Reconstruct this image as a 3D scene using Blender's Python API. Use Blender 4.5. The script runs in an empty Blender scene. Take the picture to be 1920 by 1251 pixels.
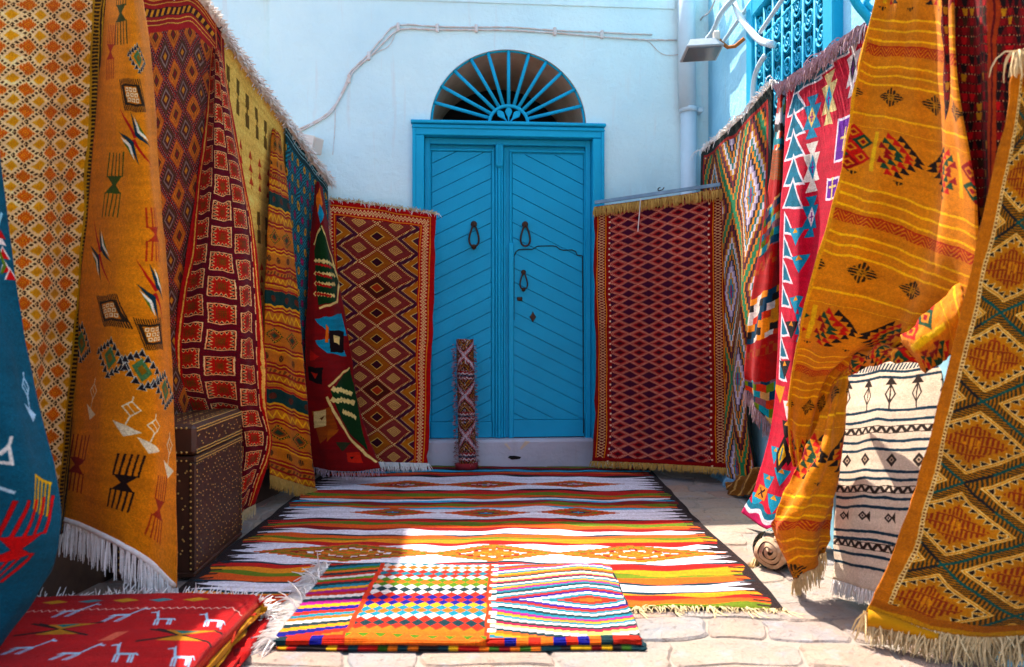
import bpy, bmesh, math, random
import numpy as np
from mathutils import Vector, Matrix

# ------------------------------------------------------------------ camera, sky, sun, exposure
SC = bpy.context.scene
COL = SC.collection
F, VX, VY, CH = 1440.0, 952.0, 611.0, 1.07      # focal length and vanishing point in photo pixels, eye height in metres
cam_d = bpy.data.cameras.new('camera')
cam = bpy.data.objects.new('camera', cam_d); COL.objects.link(cam)
cam.location = (0, 0, CH); cam.rotation_euler = (math.pi / 2, 0, 0)
cam_d.sensor_width = 36.0; cam_d.lens = F / 1920 * 36
cam_d.shift_x = (960 - VX) / 1920; cam_d.shift_y = -(625.5 - VY) / 1920
cam_d.clip_start = 0.05; cam_d.clip_end = 500
cam_d.dof.use_dof = True; cam_d.dof.focus_distance = 4.6; cam_d.dof.aperture_fstop = 2.8
SC.camera = cam

LDIR = Vector((0.54, -1.0, -2.15)).normalized()          # direction the sunlight travels
sun_d = bpy.data.lights.new('sun', 'SUN'); sun_d.energy = 4.0; sun_d.angle = math.radians(0.5); sun_d.color = (1.0, 0.945, 0.86)
sun = bpy.data.objects.new('sun', sun_d); COL.objects.link(sun)
sun.location = (-3, 8, 9); sun.rotation_euler = LDIR.to_track_quat('-Z', 'Y').to_euler()
world = bpy.data.worlds.new('World'); SC.world = world; world.use_nodes = True
wn = world.node_tree; wn.nodes.clear()
sky = wn.nodes.new('ShaderNodeTexSky'); sky.sky_type = 'NISHITA'; sky.sun_disc = False
sky.dust_density = 3.0; sky.ozone_density = 1.2; sky.air_density = 0.9
sky.sun_elevation = math.asin(-LDIR.z); sky.sun_rotation = math.atan2(-LDIR.x, -LDIR.y)
bg = wn.nodes.new('ShaderNodeBackground'); bg.inputs[1].default_value = 0.15
wo = wn.nodes.new('ShaderNodeOutputWorld')
wn.links.new(sky.outputs[0], bg.inputs[0]); wn.links.new(bg.outputs[0], wo.inputs[0])
vs = SC.view_settings
vs.view_transform = 'Standard'; vs.look = 'None'; vs.gamma = 1.0; vs.exposure = 1.6; vs.use_curve_mapping = False
SC.cycles.max_bounces = 6; SC.cycles.diffuse_bounces = 3; SC.cycles.glossy_bounces = 2
SC.cycles.use_adaptive_sampling = True; SC.cycles.adaptive_threshold = 0.02; SC.cycles.caustics_reflective = False; SC.cycles.caustics_refractive = False

rng = np.random.default_rng(7)
random.seed(7)

# ------------------------------------------------------------------ helpers: places
def P(px, py, d):
    """photo pixel + distance in metres -> point in the courtyard"""
    return np.array([(px - VX) / F * d, d, CH - (py - VY) / F * d])
def G(px, py):
    """photo pixel on the ground"""
    d = CH * F / (py - VY)
    return P(px, py, d)

# ------------------------------------------------------------------ helpers: objects
def tag(o, label=None, cat=None, group=None, kind=None):
    if label: o['label'] = label
    if cat: o['category'] = cat
    if group: o['group'] = group
    if kind: o['kind'] = kind
    return o
def thing(name, label, cat, loc=(0, 0, 0), rz=0, group=None):
    o = bpy.data.objects.new(name, None); COL.objects.link(o)
    o.location = tuple(loc); o.rotation_euler = (0, 0, rz); o.empty_display_size = 0.1
    return tag(o, label, cat, group)
def link(name, me, mat, parent=None, smooth=False):
    o = bpy.data.objects.new(name, me); COL.objects.link(o)
    if mat is not None:
        me.materials.clear(); me.materials.append(mat)
    if smooth:
        me.polygons.foreach_set('use_smooth', [True] * len(me.polygons))
    if parent is not None:
        o.parent = parent
        pr = Matrix.Rotation(parent.rotation_euler[2], 4, 'Z') if parent.type == 'EMPTY' else Matrix()
        # meshes are written in the thing's own space unless world=True was used when building
    return o
class MB:
    """collects polygons, tubes and boxes for ONE mesh"""
    def __init__(s): s.v = []; s.f = []
    def add(s, vs_, fs_):
        b = len(s.v); s.v += [tuple(map(float, p)) for p in vs_]; s.f += [tuple(b + i for i in f) for f in fs_]; return s
    def box(s, x0, x1, y0, y1, z0, z1, c=0.004):
        """box with chamfered edges"""
        c = min(c, (x1 - x0) * .3, (y1 - y0) * .3, (z1 - z0) * .3)
        bm = bmesh.new(); bmesh.ops.create_cube(bm, size=1)
        for v in bm.verts:
            v.co = Vector(((x0 + x1) / 2 + v.co.x * (x1 - x0), (y0 + y1) / 2 + v.co.y * (y1 - y0), (z0 + z1) / 2 + v.co.z * (z1 - z0)))
        if c > 0: bmesh.ops.bevel(bm, geom=bm.edges[:], offset=c, segments=1, affect='EDGES')
        bm.verts.index_update()
        s.add([v.co[:] for v in bm.verts], [[v.index for v in f.verts] for f in bm.faces]); bm.free(); return s
    def tube(s, path, r, n=8, cap=True):
        path = [Vector(p) for p in path]; k = len(path)
        rs = r if hasattr(r, '__len__') else [r] * k
        b = len(s.v); up = None
        for i, p in enumerate(path):
            t = (path[min(i + 1, k - 1)] - path[max(i - 1, 0)])
            if t.length < 1e-9: t = Vector((0, 0, 1))
            t.normalize()
            if up is None:
                up = Vector((0, 0, 1)) if abs(t.z) < .9 else Vector((0, 1, 0))
            a = t.cross(up)
            if a.length < 1e-6: a = t.orthogonal()
            a.normalize(); c = a.cross(t).normalized(); up = c
            for j in range(n):
                w = 2 * math.pi * j / n
                q = p + (a * math.cos(w) + c * math.sin(w)) * rs[i]
                s.v.append(q[:])
        for i in range(k - 1):
            for j in range(n):
                j2 = (j + 1) % n
                s.f.append((b + i * n + j, b + i * n + j2, b + (i + 1) * n + j2, b + (i + 1) * n + j))
        if cap:
            s.f.append(tuple(b + j for j in reversed(range(n)))); s.f.append(tuple(b + (k - 1) * n + j for j in range(n)))
        return s
    def prism(s, poly, y0, y1, inset=0.0, frame=None):
        """2-D polygon (x,z) extruded from y0 (back) to y1 (front, towards -y) with a chamfered front"""
        n = len(poly); c = np.mean(poly, axis=0)
        pts = [(x, y0, z) for x, z in poly]
        yc = y1 + (inset if y1 < y0 else -inset)
        pts += [(x, yc, z) for x, z in poly]
        fr = []
        for x, z in poly:
            dx, dz = x - c[0], z - c[1]; L = math.hypot(dx, dz) + 1e-9; k = max(0, 1 - 1.3 * inset / L)
            fr.append((c[0] + dx * k, y1, c[1] + dz * k))
        pts += fr
        fs = [tuple(range(2 * n, 3 * n))]
        for a in (0, n):
            for i in range(n):
                j = (i + 1) % n; fs.append((a + i, a + j, a + n + j, a + n + i))
        s.add(pts, fs); return s
    def mesh(s, name):
        me = bpy.data.meshes.new(name); me.from_pydata(s.v, [], s.f); me.validate()
        bm = bmesh.new(); bm.from_mesh(me); bmesh.ops.recalc_face_normals(bm, faces=bm.faces); bm.to_mesh(me); bm.free()
        return me
    def build(s, name, mat, parent=None, smooth=False, xf=None):
        me = s.mesh(name)
        if xf is not None: me.transform(xf)
        return link(name, me, mat, parent, smooth)

# ------------------------------------------------------------------ helpers: materials
def hexc(h):
    h = h.lstrip('#'); return tuple(int(h[i:i + 2], 16) / 255 for i in (0, 2, 4))
def lin(h):
    return tuple(((c / 12.92) if c <= .04045 else ((c + .055) / 1.055) ** 2.4) for c in hexc(h)) + (1.0,)
def new_mat(name):
    m = bpy.data.materials.new(name); m.use_nodes = True; nt = m.node_tree; nt.nodes.clear()
    out = nt.nodes.new('ShaderNodeOutputMaterial'); b = nt.nodes.new('ShaderNodeBsdfPrincipled')
    nt.links.new(b.outputs[0], out.inputs[0]); return m, nt, b
def nd(nt, t, **kw):
    n = nt.nodes.new(t)
    for k, v in kw.items(): setattr(n, k, v)
    return n
def noise(nt, vec, scale, detail=4, rough=.55, dist=0):
    n = nd(nt, 'ShaderNodeTexNoise'); n.inputs['Scale'].default_value = scale; n.inputs['Detail'].default_value = detail
    n.inputs['Roughness'].default_value = rough; n.inputs['Distortion'].default_value = dist
    if vec is not None: nt.links.new(vec, n.inputs['Vector'])
    return n.outputs['Fac']
def ramp(nt, fac, stops):
    r = nd(nt, 'ShaderNodeValToRGB'); e = r.color_ramp.elements
    while len(e) < len(stops): e.new(.5)
    for i, (p, c) in enumerate(stops):
        e[i].position = p; e[i].color = c if len(c) == 4 else tuple(c) + (1,)
    nt.links.new(fac, r.inputs[0]); return r.outputs[0]
def mix(nt, fac, a, b, mode='MIX'):
    n = nd(nt, 'ShaderNodeMix', data_type='RGBA', blend_type=mode)
    for s, i in ((fac, 0), (a, 6), (b, 7)):
        if isinstance(s, (int, float)): n.inputs[i].default_value = s
        elif isinstance(s, tuple): n.inputs[i].default_value = s
        else: nt.links.new(s, n.inputs[i])
    return n.outputs[2]
def bump(nt, b, h, strength=.3, dist=.01, prev=None):
    n = nd(nt, 'ShaderNodeBump'); n.inputs['Strength'].default_value = strength; n.inputs['Distance'].default_value = dist
    nt.links.new(h, n.inputs['Height'])
    if prev is not None: nt.links.new(prev, n.inputs['Normal'])
    nt.links.new(n.outputs[0], b.inputs['Normal']); return n.outputs[0]
def objco(nt): return nd(nt, 'ShaderNodeTexCoord').outputs['Object']

def plaster(name, base, stain, rust, seed=0.0, peel=.02):
    m, nt, b = new_mat(name)
    co = objco(nt)
    mp = nd(nt, 'ShaderNodeMapping'); mp.inputs['Location'].default_value = (seed, seed * 2, seed); nt.links.new(co, mp.inputs[0]); co = mp.outputs[0]
    st = nd(nt, 'ShaderNodeMapping'); st.inputs['Scale'].default_value = (9, 9, .8); nt.links.new(co, st.inputs[0])
    n1 = noise(nt, co, 1.3, 5); n2 = noise(nt, st.outputs[0], 1.6, 4); n3 = noise(nt, co, 26, 6, .65); n4 = noise(nt, co, 5, 8, .7)
    c = mix(nt, ramp(nt, n1, [(.35, (0, 0, 0, 1)), (.7, (1, 1, 1, 1))]), lin(base), lin(stain))
    c = mix(nt, ramp(nt, n2, [(.60, (0, 0, 0, 1)), (.82, (.45, .45, .45, 1))]), c, lin(rust))       # dried run-off streaks
    c = mix(nt, ramp(nt, n4, [(.73, (0, 0, 0, 1)), (.75, (peel * 12, peel * 12, peel * 12, 1))]), c, lin('#C9A184'))  # bare spots
    nt.links.new(c, b.inputs['Base Color']); b.inputs['Roughness'].default_value = .85
    p = bump(nt, b, n4, .6, .03); p = bump(nt, b, n1, .5, .08, p); bump(nt, b, n3, .35, .008, p)
    return m
def paint(name, base, dark, rough=.45, bs=.18, chip='#6E5A40', chipamt=.15):
    m, nt, b = new_mat(name); co = objco(nt)
    n1 = noise(nt, co, 3.0, 5); n2 = noise(nt, co, 38, 5, .7); n3 = noise(nt, co, 9, 8, .75)
    c = mix(nt, ramp(nt, n1, [(.3, (0, 0, 0, 1)), (.75, (1, 1, 1, 1))]), lin(base), lin(dark))
    c = mix(nt, ramp(nt, n3, [(.70, (0, 0, 0, 1)), (.73, (chipamt,) * 3 + (1,))]), c, lin(chip))
    nt.links.new(c, b.inputs['Base Color']); nt.links.new(ramp(nt, n2, [(.3, (rough - .1,) * 3 + (1,)), (.8, (rough + .2,) * 3 + (1,))]), b.inputs['Roughness'])
    b.inputs['Specular IOR Level'].default_value = .25
    bump(nt, b, n2, bs, .004); return m
def simple(name, base, rough=.6, metal=0, var=.12, scale=14, bs=.15, dark=None):
    m, nt, b = new_mat(name); co = objco(nt)
    n = noise(nt, co, scale, 6, .65)
    c = mix(nt, ramp(nt, n, [(.3, (0, 0, 0, 1)), (.7, (1, 1, 1, 1))]), lin(base), lin(dark) if dark else tuple(x * (1 - 2.5 * var) for x in lin(base)[:3]) + (1,))
    nt.links.new(c, b.inputs['Base Color']); b.inputs['Roughness'].default_value = rough; b.inputs['Metallic'].default_value = metal
    if bs: bump(nt, b, n, bs, .004)
    return m
M = {}
M['wall'] = plaster('white_limewash', '#E0F6F4', '#CEEAEE', '#DCC6BC', 0.0)
M['wall_right'] = plaster('blue_shaded_limewash', '#A8E4F6', '#8AD2EC', '#B8D2D6', 5.0)  # a white wall; the blue of its shade is put into the base colour
M['wall_left'] = plaster('grey_limewash', '#C9CBD4', '#AEB2BE', '#A79488', 9.0)
M['step'] = plaster('worn_white_step', '#CFC6CC', '#B6A9AE', '#A98F80', 2.0, .05)
M['blue'] = paint('sky_blue_paint', '#00A4CC', '#0098BE', .55)
M['blue2'] = paint('blue_moulding_paint', '#00AAD2', '#009EC4', .55)
M['teal'] = paint('turquoise_iron_paint', '#08ACD2', '#089ABE', .65)
M['iron'] = simple('rusty_black_iron', '#2A1C16', .6, .6, dark='#5A3018', scale=40)
M['groove'] = simple('dark_gap_shade', '#0B2430', .9)
M['vault'] = simple('brown_raw_render', '#F0D4B8', .95, 0, scale=3.5, bs=.8, dark='#D0AC8C')
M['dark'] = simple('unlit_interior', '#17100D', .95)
M['pvc'] = simple('white_painted_pipe', '#CFE0E6', .5, 0, var=.05, scale=6, bs=.05)
M['cable'] = simple('whitewashed_cable', '#DCE4E6', .7, 0, dark='#D4B8A8', scale=18)
M['grey_plastic'] = simple('grey_lamp_housing', '#A9B0B4', .5, 0, var=.08)
M['lens'] = simple('lamp_glass', '#5E6A72', .12, 0, var=.05, bs=0)
M['rust'] = simple('orange_rust', '#B86A22', .8, .2, scale=30)
M['cream_box'] = simple('cream_plastic', '#E4D3C2', .55, 0, var=.03)
M['leather'] = simple('brown_leather', '#4E2812', .5, 0, scale=9, dark='#36190A', bs=.3)
M['brass'] = simple('brass_nail', '#D0A050', .45, .5, scale=30)
M['wood'] = simple('old_plank', '#7A4E22', .7, 0, scale=5, dark='#56340F', bs=.3)
M['fringe_white'] = simple('white_wool', '#F2ECE6', .95, 0, scale=60, dark='#E0D2C4')
M['fringe_tan'] = simple('tan_wool', '#C99A48', .95, 0, scale=60, dark='#A87A30')
M['fringe_cream'] = simple('cream_wool', '#DEC392', .95, 0, scale=60, dark='#C2A06A')
M['fringe_blue'] = simple('pale_blue_wool', '#8FC0D8', .95, 0, scale=60, dark='#6FA2C0')
M['fringe_brown'] = simple('brown_mauve_wool', '#8A6248', .95, 0, scale=60, dark='#B295A8')
M['steel'] = simple('galvanised_hook', '#6A6F76', .4, .8)
M['rail'] = simple('weathered_blue_rail', '#7FA0B4', .7, dark='#5E7C90')
# ------------------------------------------------------------------ ground with single paving stones
def ground_mat():
    m, nt, b = new_mat('sandy_mortar'); co = objco(nt)
    n = noise(nt, co, 7, 8, .7); n2 = noise(nt, co, 60, 5, .7)
    c = mix(nt, n, lin('#7C7064'), lin('#988C7E')); c = mix(nt, ramp(nt, n2, [(.55, (0, 0, 0, 1)), (.75, (.6, .6, .6, 1))]), c, lin('#6E655C'))
    nt.links.new(c, b.inputs['Base Color']); b.inputs['Roughness'].default_value = .95
    p = bump(nt, b, n, .5, .02); bump(nt, b, n2, .5, .006, p); return m
def stone_mat():
    m, nt, b = new_mat('limestone_slab'); co = objco(nt)
    oi = nd(nt, 'ShaderNodeObjectInfo').outputs['Random']
    geo = nd(nt, 'ShaderNodeNewGeometry').outputs['Position']
    n = noise(nt, geo, 5, 8, .7, .6); n2 = noise(nt, geo, 30, 7, .72); n3 = noise(nt, geo, 11, 5, .6)
    base = ramp(nt, oi, [(0, lin('#947C6C')), (.2, lin('#7E7C7C')), (.4, lin('#9E8E7E')), (.6, lin('#7C8288')), (.8, lin('#9A7A68')), (1, lin('#A29484'))])
    n5 = noise(nt, geo, 75, 4, .75)
    c = mix(nt, ramp(nt, n, [(.35, (0, 0, 0, 1)), (.7, (.75, .75, .75, 1))]), base, lin('#A98A70'))
    c = mix(nt, ramp(nt, n5, [(.45, (0, 0, 0, 1)), (.7, (.55, .55, .55, 1))]), c, lin('#8A7A6C'))
    c = mix(nt, ramp(nt, n3, [(.56, (0, 0, 0, 1)), (.72, (.6, .6, .6, 1))]), c, lin('#8E9096'))
    c = mix(nt, ramp(nt, n2, [(.57, (0, 0, 0, 1)), (.68, (.75, .75, .75, 1))]), c, lin('#5E4A3C'))
    nt.links.new(c, b.inputs['Base Color']); b.inputs['Roughness'].default_value = .8
    p = bump(nt, b, n, .9, .035); p = bump(nt, b, n3, .6, .02, p); p = bump(nt, b, n2, .8, .012, p); bump(nt, b, n5, .7, .005, p); return m
M['ground'] = ground_mat(); M['stone'] = stone_mat()
mb = MB(); mb.add([(-60, -60, -.004), (60, -60, -.004), (60, 60, -.004), (-60, 60, -.004)], [(0, 1, 2, 3)])
ground = mb.build('ground', M['ground']); tag(ground, 'sandy mortar bed of the courtyard paving', None, None, 'structure')
def paving():
    r = random.Random(11); y = 1.75; n = 0
    while y < 5.8:
        h = r.uniform(.17, .30); x = -2.3 + r.uniform(0, .2)
        skew = r.uniform(-.05, .05)
        while x < 2.0:
            w = r.uniform(.16, .5)
            cx, cy = x + w / 2, y + h / 2
            under = -1.15 < x and x + w < .88 and 3.1 < y and y + h < 5.6
            if not under and not (cx < -1.75):
                g = .003
                base = [(-w / 2 + g, -h / 2 + g), (w / 2 - g, -h / 2 + g), (w / 2 - g, h / 2 - g), (-w / 2 + g, h / 2 - g)]
                pts = []
                for i in range(4):
                    a, c = base[i], base[(i + 1) % 4]
                    for t in (.05, .2, .36, .5, .64, .8, .95):
                        px_, py_ = a[0] + (c[0] - a[0]) * t, a[1] + (c[1] - a[1]) * t
                        X, Y = cx + px_, cy + py_                       # joints wander: neighbours share the same warp
                        wx = .030 * math.sin(9.1 * Y + 2.3 * X) + .008 * math.sin(23 * Y + 7 * X + 1)
                        wy = .022 * math.sin(7.3 * X + 3.1 * Y + .7) + .006 * math.sin(19 * X - 5 * Y)
                        k_ = .95 if t in (.05, .95) else 1.0
                        pts.append((px_ * k_ + wx + r.uniform(-.005, .003), py_ * k_ + wy + r.uniform(-.005, .003)))
                z1 = r.uniform(.0, .006); k = len(pts); tx, ty = r.uniform(-.008, .008), r.uniform(-.008, .008)
                v = [(p[0], p[1], -.016) for p in pts] + [(p[0], p[1], z1 - .008 + tx * p[0] + ty * p[1]) for p in pts] + [(p[0] * .95, p[1] * .93, z1 + tx * p[0] + ty * p[1]) for p in pts]
                f = [tuple(range(2 * k, 3 * k))]
                for a in (0, k):
                    for i in range(k):
                        j = (i + 1) % k; f.append((a + i, a + j, a + k + j, a + k + i))
                m_ = MB().add(v, f)
                o = m_.build('paving_stone', M['stone'], ground); o.location = (cx, cy + skew * cx * .3, 0); o.rotation_euler[2] = r.uniform(-.05, .05)
                n += 1
            x += w
        y += h
paving()

# ------------------------------------------------------------------ the whitewashed building behind, with the blue door
YAW = math.atan(.08); BD = 5.85
B = thing('whitewashed_building', 'whitewashed house wall with fanlight arch and double blue plank door at the back', 'building', (0, BD, 0), YAW)
def WX(px):                                    # photo column -> metres along the wall
    a = (px - VX) / F; return a * BD / (1 - .08 * a) * 1.0032
def WZ(px, py):
    x = WX(px) / 1.0032; return CH - (py - VY) / F * (BD + .08 * x)
HB = 3.76; CX = .008
ARC, AZ, AH = .597, 2.60, .575                 # fanlight arch: half width, springing height, rise
def back_wall():
    mb = MB(); xs = [CX - ARC * math.cos(math.pi * i / 48) for i in range(49)]; zs = [AZ + AH * math.sin(math.pi * i / 48) for i in range(49)]
    q = lambda x0, x1, za, zb, zt: mb.add([(x0, 0, za), (x1, 0, zb), (x1, 0, zt), (x0, 0, zt)], [(0, 1, 2, 3)])
    xl, xr = CX - .70, CX + .70
    x505 = WX(505)
    q(x505, xl, -.02, -.02, HB); q(xr, 1.75, -.02, -.02, HB); q(xl, xs[0], 2.58, 2.58, HB); q(xs[-1], xr, 2.58, 2.58, HB)
    for i in range(48): q(xs[i], xs[i + 1], zs[i], zs[i + 1], HB)
    # the return on the left: a slightly recessed neighbouring bay
    mb.add([(x505, 0, -.02), (x505, .05, -.02), (x505, .05, HB), (x505, 0, HB)], [(0, 1, 2, 3)])
    mb.add([(x505, .05, -.02), (-4.5, .05, -.02), (-4.5, .05, HB), (x505, .05, HB)], [(0, 1, 2, 3)])
    # flat roof; the left bay's unseen upper storey is added to cast the left-hand shadow
    HT = 6.2
    xt = -1.98
    mb.add([(x505, 0, HB), (1.75, 0, HB), (1.75, 3, HB), (x505, 3, HB)], [(0, 1, 2, 3)]); mb.add([(xt, .05, HB), (x505, .05, HB), (x505, 3, HB), (xt, 3, HB)], [(0, 1, 2, 3)])
    mb.add([(-4.5, .05, HT), (xt, .05, HT), (xt, 3, HT), (-4.5, 3, HT)], [(0, 1, 2, 3)])
    mb.add([(xt, .05, HB), (-4.5, .05, HB), (-4.5, .05, HT), (xt, .05, HT)], [(0, 1, 2, 3)])
    mb.add([(xt, .05, HB), (xt, 3, HB), (xt, 3, HT), (xt, .05, HT)], [(0, 1, 2, 3)])
    mb.add([(-4.5, .05, 0), (-4.5, 3, 0), (-4.5, 3, HT), (-4.5, .05, HT)], [(0, 1, 2, 3)])
    mb.add([(-4.5, 3, 0), (xt, 3, 0), (xt, 3, HT), (-4.5, 3, HT)], [(0, 1, 2, 3)])
    mb.add([(xt, 3, 0), (1.75, 3, 0), (1.75, 3, HB), (xt, 3, HB)], [(0, 1, 2, 3)])
    mb.add([(1.75, 0, 0), (1.75, 3, 0), (1.75, 3, HB), (1.75, 0, HB)], [(0, 1, 2, 3)])
    # jambs beside the door
    for x in (xl, xr): mb.add([(x, 0, 0), (x, .3, 0), (x, .3, 2.58), (x, 0, 2.58)], [(0, 1, 2, 3)])
    mb.build('wall', M['wall'], B)
    v = MB(); D = 1.0                           # vaulted passage over the door
    for i in range(48):
        v.add([(xs[i], 0.001, zs[i]), (xs[i + 1], 0.001, zs[i + 1]), (xs[i + 1], D, zs[i + 1]), (xs[i], D, zs[i])], [(0, 1, 2, 3)])
    v.build('arch_lining', M['vault'], B, True)
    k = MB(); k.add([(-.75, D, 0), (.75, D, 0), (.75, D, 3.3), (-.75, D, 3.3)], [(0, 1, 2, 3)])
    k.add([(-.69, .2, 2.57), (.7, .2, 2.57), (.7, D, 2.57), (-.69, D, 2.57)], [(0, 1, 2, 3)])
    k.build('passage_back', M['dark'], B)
    mo = MB(); mo.box(-1.85, 1.3, -.012, .01, 3.52, 3.58, .004); mo.build('string_course', M['wall'], B)
back_wall()
# threshold
st = MB().box(CX - .70, CX + .70, -.03, .35, -.02, .205, .018).build('threshold', M['step'], B)
MB().prism([(.0, .07), (.03, .055), (.09, .06), (.10, .075), (.05, .085), (.01, .085)], -.026, -.034, .001).build('hole', M['dark'], st)
for q_ in ([(-.03, .175), (.01, .13), (.02, .14), (-.01, .18)], [(.1, .13), (.17, .19), (.13, .195), (.09, .14)]):
    MB().prism(q_, -.026, -.0335, .001).build('bare_patch', M['vault'], st)
# frame
fr = MB(); yF = -.045
fo, fi = .728, .640
fr.box(CX - fo, CX - fi, yF, .10, .20, 2.50, .006).box(CX + fi, CX + fo, yF, .10, .20, 2.50, .006)
fr.box(CX - fo, CX + fo, yF, .10, 2.502, 2.585, .006)
fr.build('door_frame', M['blue2'], B)
MB().box(CX - fo - .012, CX + fo + .012, yF - .02, .05, 2.587, 2.612, .006).build('frame_cornice', M['blue2'], B)
MB().box(CX - fo - .004, CX + fo + .004, yF - .012, .06, 2.553, 2.566, .004).build('frame_bead', M['blue2'], B)
for s in (-1, 1):
    MB().box(CX + s * (fo - .012) - .012, CX + s * (fo - .012) + .012, yF - .012, .0, .2, 2.55, .004).build('frame_bead', M['blue2'], B)
    MB().box(CX + s * (fi - .022) - .02, CX + s * (fi - .022) + .02, .03, .10, .2, 2.50, .004).build('frame_stop', M['blue'], B)
MB().box(CX - fi, CX + fi, .035, .12, 2.455, 2.5, .004).build('frame_stop', M['blue'], B)

def clip_poly(poly, x0, x1, z0, z1):
    def cl(ps, f_in, f_x):
        o = []
        for i in range(len(ps)):
            a, c = ps[i], ps[(i + 1) % len(ps)]
            ia, ic = f_in(a), f_in(c)
            if ia: o.append(a)
            if ia != ic: o.append(f_x(a, c))
        return o
    def ix(X): return lambda a, c: (X, a[1] + (c[1] - a[1]) * (X - a[0]) / (c[0] - a[0]))
    def iz(Z): return lambda a, c: (a[0] + (c[0] - a[0]) * (Z - a[1]) / (c[1] - a[1]), Z)
    for f_in, f_x in ((lambda p: p[0] >= x0, ix(x0)), (lambda p: p[0] <= x1, ix(x1)), (lambda p: p[1] >= z0, iz(z0)), (lambda p: p[1] <= z1, iz(z1))):
        if not poly: return []
        poly = cl(poly, f_in, f_x)
    return poly
yL = .085                                     # face of the leaf backing
leafL = MB().box(CX - fi + .002, WX(937) - .002, yL, yL + .03, .208, 2.47, .003).build('door_leaf', M['blue'], B)
leafR = MB().box(WX(937) + .002, CX + fi - .002, yL, yL + .03, .208, 2.47, .003).build('door_leaf', M['blue'], B)
def planks(leaf, x0, x1, z0, z1, slope, seed):
    r = random.Random(seed); z = z0 - abs(slope) * (x1 - x0) - .05
    while z < z1 + .4:
        h = .112 + r.uniform(-.007, .007)
        za = lambda x: z + (slope * (x - x0) if slope > 0 else -slope * (x1 - x))
        g = .0022
        poly = [(x0, za(x0) + g), (x1, za(x1) + g), (x1, za(x1) + h - g), (x0, za(x0) + h - g)]
        poly = clip_poly(poly, x0, x1, z0, z1)
        if len(poly) >= 3:
            MB().prism(poly, yL - .0005, yL - .013 - r.uniform(0, .0035), .0035).build('plank', M['blue'], leaf)
        z += h
xa, xb = WX(809), WX(922); xc, xd = WX(962), WX(1097)
planks(leafL, xa, xb, .335, 2.405, .5, 3)
planks(leafR, xc, xd, .345, 2.395, -.5, 4)
for leaf, x0, x1, zb in ((leafL, xa, xb, .335), (leafR, xc, xd, .345)):      # rails, stiles and panel moulding
    MB().box(x0 - .006, x1 + .006, yL - .016, yL, .21, zb - .003, .003).build('bottom_rail', M['blue'], leaf)
    for a, b_ in ((x0 - .022, x0 - .003), (x1 + .003, x1 + .022)):
        MB().box(a, b_, yL - .024, yL, zb, 2.41, .006).build('panel_moulding', M['blue2'], leaf)
    MB().box(x0 - .022, x1 + .022, yL - .024, yL, 2.409, 2.428, .006).build('panel_moulding', M['blue2'], leaf)
xm = WX(937)
for a, b_, t in ((-.05, -.034, .012), (-.03, -.012, .022), (-.011, .011, .034), (.012, .03, .022), (.034, .05, .012)):
    MB().box(xm + a, xm + b_, yL - t - .012, yL - .001, .207, 2.44, .006).build('cover_strip', M['blue2'], leafL)
MB().prism([(xm - .03, 2.30), (xm - .018, 2.285), (xm + .018, 2.285), (xm + .03, 2.30), (xm + .03, 2.46), (xm - .03, 2.46)], yL - .04, yL - .066, .008).build('strip_capital', M['blue2'], leafL)
for a in (-.014, 0, .014): MB().box(xm + a - .004, xm + a + .004, yL - .072, yL - .06, 2.31, 2.455, .002).build('strip_capital', M['blue2'], leafL)
MB().box(WX(955), WX(964.5), yL - .034, yL, .207, WZ(960, 455), .005).build('wicket_stile', M['blue2'], leafR)
# the wicket door's cut line: raised dark strips stand in for its shaded gap
def gap_strip(pts, leaf):
    path = [(WX(x), yL - .0165, WZ(x, y)) for x, y in pts]
    MB().tube(path, .0045, 5).build('wicket_gap_strip', M['groove'], leaf)
gap_strip([(966, 478), (969, 471), (974, 467), (985, 466), (1000, 466), (1005, 463), (1010, 460), (1040, 459.5), (1046, 461), (1052, 466), (1060, 468), (1075, 467), (1082, 470), (1085, 477), (1094, 478)], leafR)
gap_strip([(1095, 478), (1096, 600), (1096.5, 700), (1097, 815)], leafR)
gap_strip([(965, 478), (965, 500), (965, 600)], leafR)
MB().box(WX(965), WX(1098), yL - .02, yL, .204, .212, .001).build('wicket_gap_strip', M['groove'], leafR)
def knocker(leaf, px, py, s, stub):
    x, z = WX(px), WZ(px, py); y = yL - .02
    o = MB(); n = 20
    for k in range(10):
        pass
    ring = []
    for i in range(n + 1):
        t = math.pi * 2 * i / n
        w = .052 * s * math.sin(t) * (0.62 - .38 * math.cos(t)); h = -.085 * s + .085 * s * math.cos(t)
        ring.append((x + w, y - .016 - .012 * math.sin(t / 2), z + .085 * s + h))
    o.tube(ring, .0075 * s, 7, False)
    k = o.build('knocker', M['iron'], leaf, True)
    c = [(x + .024 * s * math.cos(i * math.pi / 6), z + .085 * s + .024 * s * math.sin(i * math.pi / 6)) for i in range(12)]
    MB().prism(c, y + .012, y - .02, .006).build('knocker_plate', M['iron'], leaf)
    if stub:
        c = [(x + .02 * s * math.cos(i * math.pi / 6), z - .085 * s + .02 * s * math.sin(i * math.pi / 6)) for i in range(12)]
        MB().prism(c, y + .012, y - .022, .008).build('knocker_stud', M['iron'], leaf)
knocker(leafL, 889, 440, 1.02, True); knocker(leafR, 986, 440, 1.0, False); knocker(leafR, 983, 526, .78, True)
x, z = WX(976), WZ(976, 560); MB().prism([(x - .02, z - .014), (x + .02, z - .014), (x + .02, z + .014), (x - .02, z + .014)], yL - .01, yL - .028, .004).build('latch', M['iron'], leafR)
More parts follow.
